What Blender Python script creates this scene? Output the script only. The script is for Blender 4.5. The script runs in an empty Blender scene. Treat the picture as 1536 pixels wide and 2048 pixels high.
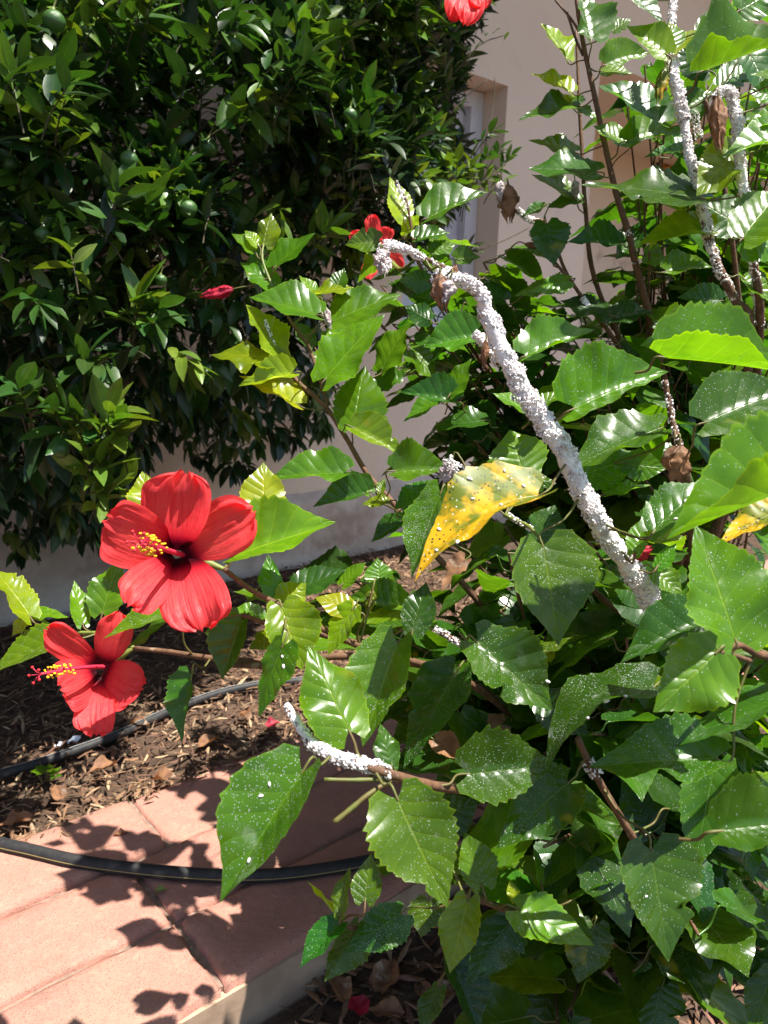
import bpy, math, random
import numpy as np
from mathutils import Vector, Matrix

# ------------------------------------------------------------------ camera, sky, sun, exposure
sc = bpy.context.scene
COL = sc.collection
H = 1.0                      # camera height above the paving
PITCH, ROLL, F = math.radians(13.5), math.radians(2.0), 1540.0
fwd = np.array([0, math.cos(PITCH), -math.sin(PITCH)])
up0 = np.array([0, math.sin(PITCH), math.cos(PITCH)])
rt0 = np.array([1.0, 0, 0])
rt = rt0 * math.cos(ROLL) + up0 * math.sin(ROLL)
up = -rt0 * math.sin(ROLL) + up0 * math.cos(ROLL)
CAM = np.array([0, 0, H])
cd = bpy.data.cameras.new('camera')
cam = bpy.data.objects.new('camera', cd); COL.objects.link(cam)
cam.matrix_world = Matrix(((rt[0], up[0], -fwd[0], 0), (rt[1], up[1], -fwd[1], 0), (rt[2], up[2], -fwd[2], H), (0, 0, 0, 1)))
cd.sensor_fit = 'VERTICAL'; cd.sensor_height = 36.0; cd.lens = 36.0 * F / 2048.0
cd.clip_start = 0.02; cd.clip_end = 500
cd.dof.use_dof = True; cd.dof.focus_distance = 0.85; cd.dof.aperture_fstop = 12.0
sc.camera = cam

SUN_EL = math.radians(70)
SXY = np.array([0.93, -0.30]); SXY = SXY / np.linalg.norm(SXY)
sdir = np.array([SXY[0] * math.cos(SUN_EL), SXY[1] * math.cos(SUN_EL), math.sin(SUN_EL)])
world = bpy.data.worlds.new('World'); sc.world = world; world.use_nodes = True
wn = world.node_tree
sky = wn.nodes.new('ShaderNodeTexSky'); sky.sky_type = 'NISHITA'; sky.sun_disc = False
sky.sun_elevation = SUN_EL; sky.sun_rotation = math.atan2(SXY[0], SXY[1])
sky.air_density = 1.0; sky.dust_density = 1.0
bg = wn.nodes['Background']; bg.inputs['Strength'].default_value = 0.082
wn.links.new(sky.outputs[0], bg.inputs[0])
sl = bpy.data.lights.new('sun', 'SUN'); sl.energy = 5.0; sl.angle = math.radians(0.53); sl.color = (1.0, 0.95, 0.86)
so = bpy.data.objects.new('sun', sl); COL.objects.link(so)
so.rotation_euler = Vector((-sdir[0], -sdir[1], -sdir[2])).to_track_quat('-Z', 'Y').to_euler()
so.location = (2, -1, 5)
vs = sc.view_settings; vs.view_transform = 'Standard'; vs.look = 'None'; vs.gamma = 1.0; vs.use_curve_mapping = False
vs.exposure = 1.27
sc.cycles.max_bounces = 8; sc.cycles.transparent_max_bounces = 8
sc.cycles.sample_clamp_indirect = 6.0

rng = np.random.default_rng(7)
random.seed(7)

def P(px, py, dep):
    return CAM + (fwd + rt * ((px - 768) / F) - up * ((py - 1024) / F)) * dep
def G(px, py, z=0.0):
    d = fwd + rt * ((px - 768) / F) - up * ((py - 1024) / F)
    return CAM + d * ((z - H) / d[2])
def proj(p):
    q = np.asarray(p) - CAM; z = q @ fwd
    return 768 + F * (q @ rt) / z, 1024 - F * (q @ up) / z, z
def nrm(v):
    v = np.asarray(v, float); return v / (np.linalg.norm(v) + 1e-12)

AD = math.radians(49)
DV = np.array([math.sin(AD), math.cos(AD), 0]); MV = np.array([-math.cos(AD), math.sin(AD), 0])
def ST(s, t, z=0.0):
    return DV * s + MV * t + np.array([0, 0, z])

# ------------------------------------------------------------------ object helpers
def tag(o, label=None, cat=None, group=None, kind=None):
    if label: o['label'] = label
    if cat: o['category'] = cat
    if group: o['group'] = group
    if kind: o['kind'] = kind
    return o
def empty(name, loc):
    o = bpy.data.objects.new(name, None); COL.objects.link(o); o.location = loc; o.empty_display_size = 0.05
    return o
ORG = {}
def link(name, me, parent=None, loc=(0, 0, 0)):
    o = bpy.data.objects.new(name, me); COL.objects.link(o)
    base = np.array(loc, float)
    if parent is not None:
        o.parent = parent
        base = base - ORG.get(parent.name, np.zeros(3))
        ORG[o.name] = np.array(loc, float)
    o.location = base
    return o
def root(name, loc):
    o = empty(name, loc); ORG[o.name] = np.array(loc, float); return o
def mesh(name, V, Fc, mats, smooth=True, uv=None, mi=None, col=None):
    """V (n,3), Fc list or (m,4) array; uv per vertex"""
    me = bpy.data.meshes.new(name)
    V = np.asarray(V, dtype=np.float32)
    if isinstance(Fc, np.ndarray):
        m, k = Fc.shape
        me.vertices.add(len(V)); me.vertices.foreach_set('co', V.ravel())
        me.loops.add(m * k); me.loops.foreach_set('vertex_index', Fc.astype(np.int32).ravel())
        me.polygons.add(m); me.polygons.foreach_set('loop_start', np.arange(0, m * k, k, dtype=np.int32))
        me.update(calc_edges=True)
    else:
        me.from_pydata(V.tolist(), [], Fc); me.update()
    for mt in (mats if isinstance(mats, (list, tuple)) else [mats]): me.materials.append(mt)
    n = len(me.polygons)
    if smooth is True: me.polygons.foreach_set('use_smooth', np.ones(n, dtype=bool))
    if mi is not None: me.polygons.foreach_set('material_index', np.asarray(mi, dtype=np.int32))
    if uv is not None:
        vi = np.empty(len(me.loops), dtype=np.int32); me.loops.foreach_get('vertex_index', vi)
        l = me.uv_layers.new(name='UVMap'); l.data.foreach_set('uv', np.asarray(uv, dtype=np.float32)[vi].ravel())
    if col is not None:
        a = me.color_attributes.new('tint', 'FLOAT_COLOR', 'POINT')
        c = np.ones((len(V), 4), dtype=np.float32); c[:, :3] = col; a.data.foreach_set('color', c.ravel())
    me.validate()
    return me

def smooth_path(pts, n=6):
    """Catmull-Rom through rows of pts (any width)"""
    p = np.asarray(pts, float)
    if len(p) < 3:
        t = np.linspace(0, 1, n + 1)[:, None]; return p[0] * (1 - t) + p[-1] * t
    q = np.vstack([2 * p[0] - p[1], p, 2 * p[-1] - p[-2]]); out = []
    for i in range(1, len(q) - 2):
        for k in range(n):
            t = k / n
            out.append(0.5 * ((2 * q[i]) + (-q[i-1] + q[i+1]) * t + (2*q[i-1] - 5*q[i] + 4*q[i+1] - q[i+2]) * t*t + (-q[i-1] + 3*q[i] - 3*q[i+1] + q[i+2]) * t**3))
    out.append(p[-1]); return np.array(out)
def tube_data(path, rad, k=7, jitter=0.0, cap=True):
    path = np.asarray(path, float); n = len(path)
    rad = np.broadcast_to(np.asarray(rad, float), (n,))
    T = np.gradient(path, axis=0); T /= (np.linalg.norm(T, axis=1)[:, None] + 1e-12)
    a = np.cross(T[0], [0.3, 0.2, 1.0]); a = nrm(a); V = []; UV = []
    for i in range(n):
        a = nrm(a - T[i] * (a @ T[i])); b = np.cross(T[i], a)
        for j in range(k):
            th = 2 * math.pi * j / k
            r = rad[i] * (1 + (rng.uniform(-jitter, jitter) if jitter else 0))
            V.append(path[i] + (a * math.cos(th) + b * math.sin(th)) * r); UV.append((i / (n - 1), j / k))
    Fc = []
    for i in range(n - 1):
        for j in range(k):
            j2 = (j + 1) % k
            Fc.append((i*k + j, i*k + j2, (i+1)*k + j2, (i+1)*k + j))
    if cap:
        V.append(path[0]); UV.append((0, 0)); V.append(path[-1]); UV.append((1, 0)); c0 = len(V) - 2
        for j in range(k):
            Fc.append((c0, (j+1) % k, j, j)); Fc.append((c0 + 1, (n-1)*k + j, (n-1)*k + (j+1) % k, (n-1)*k + (j+1) % k))
        Fc = [f if f[2] != f[3] else f[:3] for f in Fc]
    return np.array(V), Fc, np.array(UV)
def tube(name, path, rad, mat, parent=None, k=7, jitter=0.0):
    path = np.asarray(path, float); o0 = path[0].copy()
    V, Fc, UV = tube_data(path - o0, rad, k, jitter)
    return link(name, mesh(name, V, Fc, mat, uv=UV), parent, o0)

ICO = None
def ico():
    global ICO
    if ICO is None:
        import bmesh
        bm = bmesh.new(); bmesh.ops.create_icosphere(bm, subdivisions=1, radius=1.0)
        bm.verts.ensure_lookup_table()
        ICO = (np.array([v.co[:] for v in bm.verts]), np.array([[v.index for v in f.verts] for f in bm.faces]))
        bm.free()
    return ICO
def blobs(centres, axes):
    """centres (n,3), axes (n,3,3) columns scaled -> V,F"""
    v, f = ico(); n = len(centres)
    V = np.einsum('nij,vj->nvi', axes, v) * (1 + 0.12 * np.sin(v @ np.array([3.1, 5.3, 4.2])))[None, :, None] + centres[:, None, :]
    Fc = f[None] + (np.arange(n) * len(v))[:, None, None]
    return V.reshape(-1, 3), Fc.reshape(-1, 3)

# ------------------------------------------------------------------ material helpers
class N:
    def __init__(s, name):
        s.m = bpy.data.materials.new(name); s.m.use_nodes = True; s.t = s.m.node_tree; s.t.nodes.clear()
        s.out = s.t.nodes.new('ShaderNodeOutputMaterial')
    def n(s, typ, **kw):
        x = s.t.nodes.new('ShaderNode' + typ)
        for k, v in kw.items(): setattr(x, k, v)
        return x
    def L(s, a, b): s.t.links.new(a, b)
    def setin(s, node, i, v):
        if hasattr(v, 'is_output') or isinstance(v, bpy.types.NodeSocket): s.L(v, node.inputs[i])
        else: node.inputs[i].default_value = v
    def math(s, op, a, b=0.5, c=None, clamp=False):
        x = s.n('Math', operation=op, use_clamp=clamp); s.setin(x, 0, a); s.setin(x, 1, b)
        if c is not None: s.setin(x, 2, c)
        return x.outputs[0]
    def mix(s, f, a, b, mode='MIX'):
        x = s.n('Mix', data_type='RGBA', blend_type=mode); s.setin(x, 0, f)
        s.setin(x, 6, a if not isinstance(a, tuple) else (*a, 1)[:4]); s.setin(x, 7, b if not isinstance(b, tuple) else (*b, 1)[:4])
        return x.outputs[2]
    def step(s, v, lo, hi, a=0.0, b=1.0):
        x = s.n('MapRange', interpolation_type='SMOOTHSTEP'); s.setin(x, 0, v)
        for i, q in ((1, lo), (2, hi), (3, a), (4, b)): x.inputs[i].default_value = q
        return x.outputs[0]
    def noise(s, vec, scale, detail=3, rough=0.55):
        x = s.n('TexNoise'); s.L(vec, x.inputs['Vector']); x.inputs['Scale'].default_value = scale
        x.inputs['Detail'].default_value = detail; x.inputs['Roughness'].default_value = rough
        return x.outputs[0]
    def obj(s): return s.n('TexCoord').outputs['Object']
    def bump(s, h, strength, dist):
        x = s.n('Bump'); x.inputs['Strength'].default_value = strength; x.inputs['Distance'].default_value = dist
        s.L(h, x.inputs['Height']); return x.outputs[0]
    def bsdf(s, color, rough, spec=0.5, normal=None, trans=None, tw=0.0):
        b = s.n('BsdfPrincipled'); s.setin(b, 'Base Color', color if not isinstance(color, tuple) else (*color, 1)[:4]); s.setin(b, 'Roughness', rough)
        s.setin(b, 'Specular IOR Level', spec)
        if normal is not None: s.L(normal, b.inputs['Normal'])
        o = b.outputs[0]
        if trans is not None:
            t = s.n('BsdfTranslucent'); s.setin(t, 0, trans if not isinstance(trans, tuple) else (*trans, 1)[:4])
            if normal is not None: s.L(normal, t.inputs['Normal'])
            mx = s.n('MixShader'); s.setin(mx, 0, tw); s.L(o, mx.inputs[1]); s.L(t.outputs[0], mx.inputs[2]); o = mx.outputs[0]
        s.L(o, s.out.inputs[0]); return b

def hib_leaf_mat(attr=False):
    s = N('hibiscus_foliage' if attr else 'hibiscus_leaf')
    uv = s.n('TexCoord').outputs['UV']; sp = s.n('SeparateXYZ'); s.L(uv, sp.inputs[0])
    u = sp.outputs[0]; v = s.math('ABSOLUTE', s.math('MULTIPLY_ADD', sp.outputs[1], 2.0, -1.0))
    oi = s.n('ObjectInfo'); rnd = oi.outputs['Random']; speck = 0.2 if attr else oi.outputs['Alpha']
    oc = s.obj()
    off = s.n('VectorMath', operation='ADD'); s.L(oc, off.inputs[0])
    cx = s.n('CombineXYZ'); s.L(s.math('MULTIPLY', rnd, 37.0), cx.inputs[0]); s.L(s.math('MULTIPLY', rnd, 11.0), cx.inputs[1]); s.L(cx.outputs[0], off.inputs[1])
    vec = off.outputs[0]
    # veins
    vv = s.math('POWER', v, 0.8)
    ph = s.math('MULTIPLY', s.math('SUBTRACT', u, s.math('MULTIPLY', vv, 0.24)), 6.5)
    tri = s.math('ABSOLUTE', s.math('SUBTRACT', s.math('FRACT', s.math('ADD', ph, 10.0)), 0.5))   # 0.5 at vein
    side = s.step(tri, 0.465, 0.5)
    side = s.math('MULTIPLY', side, s.step(v, 1.0, 0.6, 0.25, 1.0))
    mid = s.step(v, 0.045, 0.01)
    vein = s.math('MAXIMUM', side, mid)
    fine = s.noise(vec, 420, 2)
    nz = s.noise(vec, 38, 3)
    base = s.n('Attribute', attribute_name='tint').outputs['Color'] if attr else oi.outputs['Color']
    dk = s.mix(s.step(nz, 0.35, 0.7), base, s.mix(1.0, base, (0.62, 0.72, 0.6), 'MULTIPLY'))
    veincol = s.mix(1.0, base, (1.9, 1.45, 2.2), 'MULTIPLY')
    c = s.mix(s.math('MULTIPLY', vein, 0.55), dk, veincol)
    # lighter rim
    rim = s.step(v, 0.93, 0.995)
    c = s.mix(s.math('MULTIPLY', rim, 0.5), c, s.mix(1.0, base, (2.2, 1.7, 1.2), 'MULTIPLY'))
    # small yellow blotches on some leaves
    yb = s.math('MULTIPLY', s.step(s.noise(vec, 22, 2), 0.66, 0.74), s.step(s.math('FRACT', s.math('MULTIPLY', rnd, 7.3)), 0.72, 0.74))
    c = s.mix(s.math('MULTIPLY', yb, 0.6), c, (0.26, 0.26, 0.012))
    # white mealybug specks: two sizes
    def dots(scale, r0, r1, dens):
        vo = s.n('TexVoronoi'); s.L(vec, vo.inputs['Vector']); vo.inputs['Scale'].default_value = scale
        hit = s.step(vo.outputs['Distance'], r1, r0)
        sx = s.n('SeparateColor'); s.L(vo.outputs['Color'], sx.inputs[0])
        on = s.math('LESS_THAN', sx.outputs[0], s.math('MULTIPLY', speck, dens))
        return s.math('MULTIPLY', hit, on)
    clus = s.step(s.noise(vec, 26, 3, 0.6), 0.34, 0.62)
    d = s.math('MULTIPLY', s.math('MAXIMUM', dots(820, 0.18, 0.36, 0.42), dots(300, 0.06, 0.24, 0.13)), s.math('MULTIPLY_ADD', clus, 0.85, 0.1))
    dust = s.math('MULTIPLY', s.step(s.noise(vec, 30, 4, 0.7), 0.56, 0.8), s.math('MULTIPLY', speck, 0.28))
    d2 = s.math('MAXIMUM', d, dust)
    c2 = s.mix(d2, c, (0.72, 0.74, 0.74))
    h = s.math('ADD', s.math('MULTIPLY', s.math('POWER', s.math('MULTIPLY', tri, 2.0), 2.5), -1.0), s.math('MULTIPLY', fine, 0.10))
    h = s.math('ADD', h, s.math('MULTIPLY', mid, -1.0))
    h = s.math('ADD', h, s.math('MULTIPLY', d, 0.6))
    h = s.math('ADD', h, s.math('MULTIPLY', s.noise(vec, 55, 2), 1.6)); nb = s.bump(h, 0.45, 0.0009)
    ro = s.math('ADD', s.math('MULTIPLY_ADD', nz, 0.28, 0.13), s.math('MULTIPLY', d2, 0.5))
    tr = s.mix(1.0, c, (2.6, 2.3, 0.6), 'MULTIPLY')
    tr = s.mix(d, tr, (0.05, 0.06, 0.02))
    s.bsdf(c2, ro, 0.5, nb, tr, 0.42)
    return s.m
def yellow_leaf_mat():
    s = N('yellowing_leaf')
    uv = s.n('TexCoord').outputs['UV']; sp = s.n('SeparateXYZ'); s.L(uv, sp.inputs[0])
    u = sp.outputs[0]; v = s.math('ABSOLUTE', s.math('MULTIPLY_ADD', sp.outputs[1], 2.0, -1.0))
    vec = s.obj()
    ph = s.math('MULTIPLY', s.math('SUBTRACT', u, s.math('MULTIPLY', v, 0.24)), 6.0)
    tri = s.math('ABSOLUTE', s.math('SUBTRACT', s.math('FRACT', s.math('ADD', ph, 10.0)), 0.5))
    mid = s.step(v, 0.05, 0.01)
    n1 = s.noise(vec, 34, 3, 0.6)
    c = s.mix(s.step(s.math('ADD', n1, s.math('MULTIPLY', s.math('SUBTRACT', 0.5, u), 0.16)), 0.44, 0.60), (0.66, 0.38, 0.012), (0.13, 0.17, 0.012))
    c = s.mix(s.step(s.noise(vec, 60, 2), 0.64, 0.74), c, (0.72, 0.36, 0.02))
    vo = s.n('TexVoronoi'); s.L(vec, vo.inputs['Vector']); vo.inputs['Scale'].default_value = 330
    sx = s.n('SeparateColor'); s.L(vo.outputs['Color'], sx.inputs[0])
    blk = s.math('MULTIPLY', s.math('MULTIPLY', s.step(vo.outputs['Distance'], 0.4, 0.25), s.math('LESS_THAN', sx.outputs[0], 0.35)), s.step(s.noise(vec, 25, 1), 0.45, 0.55))
    wht = s.math('MULTIPLY', s.step(vo.outputs['Distance'], 0.3, 0.18), s.math('GREATER_THAN', sx.outputs[0], 0.86))
    c = s.mix(blk, c, (0.03, 0.03, 0.015)); c = s.mix(wht, c, (0.75, 0.74, 0.72))
    h = s.math('ADD', s.math('MULTIPLY', s.math('POWER', s.math('MULTIPLY', tri, 2.0), 2.5), -1.0), s.math('MULTIPLY', mid, -1.0))
    s.bsdf(c, 0.42, 0.4, s.bump(h, 0.5, 0.0012), s.mix(1.0, c, (1.6, 1.4, 0.7), 'MULTIPLY'), 0.35)
    return s.m
def noisy_mat(name, c1, c2, scale, rough, spec=0.3, bump=0.0, bdist=0.002, c3=None, s3=8.0, t3=(0.55, 0.7), coords='obj', trans=None, tw=0.0, detail=4):
    s = N(name); vec = s.obj()
    n1 = s.noise(vec, scale, detail)
    c = s.mix(s.step(n1, 0.35, 0.68), c1, c2)
    if c3: c = s.mix(s.step(s.noise(vec, s3, 3), *t3), c, c3)
    s.bsdf(c, rough, spec, s.bump(n1, bump, bdist) if bump else None, trans, tw)
    return s.m
def citrus_leaf_mat(name):
    s = N(name)
    uv = s.n('TexCoord').outputs['UV']; sp = s.n('SeparateXYZ'); s.L(uv, sp.inputs[0])
    v = s.math('ABSOLUTE', s.math('MULTIPLY_ADD', sp.outputs[1], 2.0, -1.0))
    at = s.n('Attribute', attribute_name='tint'); oi = s.n('ObjectInfo')
    if name.endswith('single'): base = oi.outputs['Color']
    else: base = at.outputs['Color']
    vec = s.obj(); nz = s.noise(vec, 60, 2)
    c = s.mix(s.step(nz, 0.3, 0.7), base, s.mix(1.0, base, (0.75, 0.8, 0.8), 'MULTIPLY'))
    c = s.mix(s.math('MULTIPLY', s.step(v, 0.09, 0.02), 0.5), c, s.mix(1.0, base, (1.8, 1.5, 1.5), 'MULTIPLY'))
    c = s.mix(s.math('MULTIPLY', s.step(v, 0.86, 0.98), 0.35), c, s.mix(1.0, base, (2.0, 1.6, 1.2), 'MULTIPLY'))
    s.bsdf(c, 0.36, 0.5, s.bump(nz, 0.25, 0.001), s.mix(1.0, c, (2.0, 2.0, 0.6), 'MULTIPLY'), 0.22)
    return s.m
def petal_mat():
    s = N('red_petal')
    uv = s.n('TexCoord').outputs['UV']; sp = s.n('SeparateXYZ'); s.L(uv, sp.inputs[0])
    u, v = sp.outputs[0], sp.outputs[1]
    cv = s.n('CombineXYZ'); s.L(s.math('MULTIPLY', v, 34.0), cv.inputs[0]); s.L(s.math('MULTIPLY', u, 2.2), cv.inputs[1])
    oi = s.n('ObjectInfo'); s.L(s.math('MULTIPLY', oi.outputs['Random'], 30.0), cv.inputs[2])
    st = s.noise(cv.outputs[0], 1.0, 3, 0.6)
    c = s.mix(s.step(st, 0.48, 0.66), (0.90, 0.072, 0.080), (0.82, 0.038, 0.052))
    c = s.mix(s.step(s.noise(s.obj(), 45, 2), 0.5, 0.75), c, (0.90, 0.090, 0.085))
    c = s.mix(s.step(u, 0.42, 0.10), c, (0.60, 0.006, 0.030)); c = s.mix(s.step(u, 0.24, 0.07), c, (0.05, 0.001, 0.006))
    h = s.math('ADD', st, s.math('MULTIPLY', s.noise(s.obj(), 160, 2), 0.4))
    s.bsdf(c, 0.42, 0.35, s.bump(h, 0.55, 0.0022), s.mix(1.0, c, (1.1, 1.2, 1.2), 'MULTIPLY'), 0.48)
    return s.m
def wall_mat():
    s = N('painted_render'); vec = s.obj()
    big = s.noise(vec, 1.3, 4); fine = s.noise(vec, 90, 3)
    c = s.mix(s.step(big, 0.3, 0.7), (0.80, 0.665, 0.52), (0.75, 0.615, 0.48))
    sp = s.n('SeparateXYZ'); s.L(vec, sp.inputs[0])
    st = s.math('MULTIPLY', s.step(s.noise(vec, 6, 4, 0.65), 0.5, 0.72), s.step(sp.outputs[2], 0.55, 0.0))
    c = s.mix(s.math('MULTIPLY', st, 0.5), c, (0.30, 0.21, 0.15))
    c = s.mix(s.math('MULTIPLY', s.step(s.noise(vec, 3.2, 6, 0.75), 0.55, 0.7), 0.22), c, (0.52, 0.42, 0.33)); s.bsdf(c, 0.75, 0.25, s.bump(fine, 0.4, 0.004))
    return s.m
def plinth_mat():
    s = N('plinth_render'); vec = s.obj()
    n1 = s.noise(vec, 5, 5, 0.65); fine = s.noise(vec, 60, 4)
    c = s.mix(s.step(n1, 0.35, 0.65), (0.60, 0.52, 0.45), (0.46, 0.37, 0.30))
    c = s.mix(s.math('MULTIPLY', s.step(s.noise(vec, 2.2, 4, 0.7), 0.52, 0.7), 0.6), c, (0.24, 0.155, 0.10))
    s.bsdf(c, 0.85, 0.2, s.bump(fine, 0.5, 0.006))
    return s.m
def paver_mat():
    s = N('terracotta_concrete'); g = s.n('NewGeometry'); vec = g.outputs['Position']
    oi = s.n('ObjectInfo')
    n1 = s.noise(vec, 9, 5, 0.65); n2 = s.noise(vec, 55, 5, 0.7); n3 = s.noise(vec, 4, 3)
    c = s.mix(s.step(n1, 0.32, 0.70), (0.41, 0.190, 0.145), (0.33, 0.165, 0.130))
    c = s.mix(s.math('MULTIPLY', s.step(n2, 0.50, 0.72), 0.55), c, (0.48, 0.275, 0.205))
    c = s.mix(s.math('MULTIPLY', s.step(n3, 0.52, 0.66), 0.55), c, (0.34, 0.225, 0.165)); c = s.mix(s.math('MULTIPLY', s.step(s.noise(vec, 16, 6, 0.75), 0.55, 0.68), 0.5), c, (0.22, 0.14, 0.105))
    c = s.mix(s.math('MULTIPLY', oi.outputs['Random'], 0.30), c, (0.42, 0.21, 0.15))
    c = s.mix(s.math('MULTIPLY', s.step(s.noise(vec, 2.6, 7, 0.72), 0.53, 0.62), 0.30), c, (0.24, 0.155, 0.115))
    vo = s.n('TexVoronoi'); s.L(vec, vo.inputs['Vector']); vo.inputs['Scale'].default_value = 260
    grit = s.step(vo.outputs['Distance'], 0.30, 0.12)
    c = s.mix(s.math('MULTIPLY', grit, s.math('MULTIPLY', s.step(n2, 0.5, 0.6), 0.45)), c, (0.16, 0.10, 0.075))
    h = s.math('ADD', s.math('MULTIPLY', n2, 0.6), s.math('MULTIPLY', n1, 1.2)); h = s.math('SUBTRACT', h, s.math('MULTIPLY', grit, 0.25))
    s.bsdf(c, 0.82, 0.25, s.bump(h, 0.8, 0.006))
    return s.m
def chip_mat():
    s = N('mulch_chips'); at = s.n('Attribute', attribute_name='tint'); vec = s.obj()
    n1 = s.noise(vec, 220, 3)
    c = s.mix(s.step(n1, 0.3, 0.75), at.outputs['Color'], s.mix(1.0, at.outputs['Color'], (0.6, 0.55, 0.5), 'MULTIPLY'))
    s.bsdf(c, 0.72, 0.3, s.bump(n1, 0.5, 0.001))
    return s.m
def plain(name, c, rough=0.5, spec=0.4, metal=0.0):
    s = N(name); b = s.bsdf(c, rough, spec); b.inputs['Metallic'].default_value = metal; return s.m

M = dict(
    leaf=hib_leaf_mat(), leafmass=hib_leaf_mat(True), yellow=yellow_leaf_mat(), petal=petal_mat(),
    citrus=citrus_leaf_mat('citrus_leaf'), citrus1=citrus_leaf_mat('citrus_leaf_single'),
    bark=noisy_mat('brown_bark', (0.15, 0.075, 0.040), (0.085, 0.045, 0.026), 120, 0.7, 0.3, 0.5, 0.0015, (0.24, 0.17, 0.11), 60, (0.6, 0.7)),
    greenstem=noisy_mat('green_stem', (0.16, 0.20, 0.035), (0.11, 0.13, 0.03), 90, 0.5, 0.4, 0.3, 0.001),
    petiole=noisy_mat('petiole', (0.13, 0.15, 0.035), (0.14, 0.085, 0.035), 30, 0.5, 0.4, trans=(0.25, 0.25, 0.05), tw=0.15),
    wax=noisy_mat('mealybug_wax', (0.86, 0.82, 0.81), (0.70, 0.65, 0.66), 300, 0.9, 0.1, 0.8, 0.0012, (0.44, 0.38, 0.37), 70, (0.54, 0.68)),
    brown=noisy_mat('dried_leaf', (0.30, 0.15, 0.075), (0.17, 0.085, 0.05), 70, 0.65, 0.3, 0.7, 0.002, (0.36, 0.27, 0.20), 40, (0.58, 0.7), trans=(0.40, 0.16, 0.05), tw=0.25),
    grey=noisy_mat('withered_flower', (0.42, 0.36, 0.35), (0.27, 0.20, 0.20), 110, 0.8, 0.2, 0.8, 0.002, (0.62, 0.58, 0.58), 90, (0.55, 0.65)),
    magenta=noisy_mat('wilted_petal', (0.42, 0.012, 0.035), (0.25, 0.008, 0.03), 60, 0.5, 0.3, 0.6, 0.002, trans=(0.5, 0.02, 0.03), tw=0.25),
    style=plain('style_pink', (0.62, 0.03, 0.07), 0.45), anther=noisy_mat('pollen', (0.85, 0.42, 0.01), (0.80, 0.55, 0.02), 300, 0.7), stigma=plain('stigma_red', (0.62, 0.02, 0.03), 0.5),
    wall=wall_mat(), plinth=plinth_mat(), paver=paver_mat(), chip=chip_mat(),
    soil=noisy_mat('dark_soil', (0.085, 0.055, 0.038), (0.045, 0.03, 0.022), 40, 0.95, 0.1, 0.9, 0.01, (0.13, 0.09, 0.06), 14, (0.55, 0.7)),
    mortar=noisy_mat('grey_mortar', (0.27, 0.19, 0.15), (0.19, 0.135, 0.105), 70, 0.9, 0.15, 0.6, 0.003),
    kerb=noisy_mat('kerb_concrete', (0.42, 0.30, 0.215), (0.34, 0.23, 0.16), 16, 0.85, 0.2, 0.6, 0.004, (0.30, 0.22, 0.16), 6, (0.55, 0.7)),
    hose=noisy_mat('black_polythene', (0.022, 0.022, 0.024), (0.034, 0.033, 0.033), 60, 0.55, 0.25, 0.15, 0.001, (0.09, 0.08, 0.07), 18, (0.58, 0.75)),
    stripe_y=plain('stripe_yellow', (0.34, 0.27, 0.10), 0.6), stripe_w=plain('stripe_white', (0.40, 0.40, 0.39), 0.6),
    frame=noisy_mat('window_frame_paint', (0.66, 0.66, 0.68), (0.58, 0.58, 0.60), 12, 0.45), glass=noisy_mat('window_blind', (0.60, 0.60, 0.64), (0.52, 0.52, 0.57), 9, 0.35, 0.5),
    dark=plain('dark_metal', (0.05, 0.045, 0.04), 0.5), orange=noisy_mat('poster_print', (0.62, 0.27, 0.03), (0.18, 0.07, 0.03), 22, 0.5),
    fruit=noisy_mat('green_citrus_skin', (0.045, 0.115, 0.022), (0.03, 0.08, 0.02), 300, 0.32, 0.5, 0.35, 0.001, (0.07, 0.15, 0.03), 30, (0.5, 0.65)),
    paper=plain('white_paper', (0.62, 0.66, 0.74), 0.6), roof=noisy_mat('unseen_soffit', (0.78, 0.68, 0.55), (0.72, 0.62, 0.50), 5, 0.8),
    cbark=noisy_mat('citrus_bark', (0.085, 0.070, 0.042), (0.045, 0.042, 0.026), 60, 0.8, 0.2, 0.6, 0.003),
)
TONE = {'L': (0.185, 0.285, 0.007), 'M': (0.083, 0.184, 0.006), 'D': (0.040, 0.112, 0.008), 'X': (0.026, 0.078, 0.010)}  # own greens, with backlit glow put into L and shade into D, X

# ------------------------------------------------------------------ setting: ground, paving, house
def box_data(s0, s1, t0, t1, z0, z1, bev=0.0):
    """a box in path coordinates, top edges bevelled"""
    b = bev
    pts = [ST(s0, t0, z0), ST(s1, t0, z0), ST(s1, t1, z0), ST(s0, t1, z0),
           ST(s0, t0, z1 - b), ST(s1, t0, z1 - b), ST(s1, t1, z1 - b), ST(s0, t1, z1 - b),
           ST(s0 + b, t0 + b, z1), ST(s1 - b, t0 + b, z1), ST(s1 - b, t1 - b, z1), ST(s0 + b, t1 - b, z1)]
    Fc = [(3, 2, 1, 0)]
    for a in (0, 4):
        for i in range(4):
            j = (i + 1) % 4; Fc.append((a + i, a + j, a + 4 + j, a + 4 + i))
    Fc.append((8, 9, 10, 11))
    return np.array(pts), Fc
ZG = -0.02          # mulch bed behind the path
ZF = -0.10          # planting bed in front of the kerb
T0, T1, T2, T3 = 0.89, 1.066, 1.255, 1.45
TW = 2.66           # plinth face; the wall stands a little further back
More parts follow.
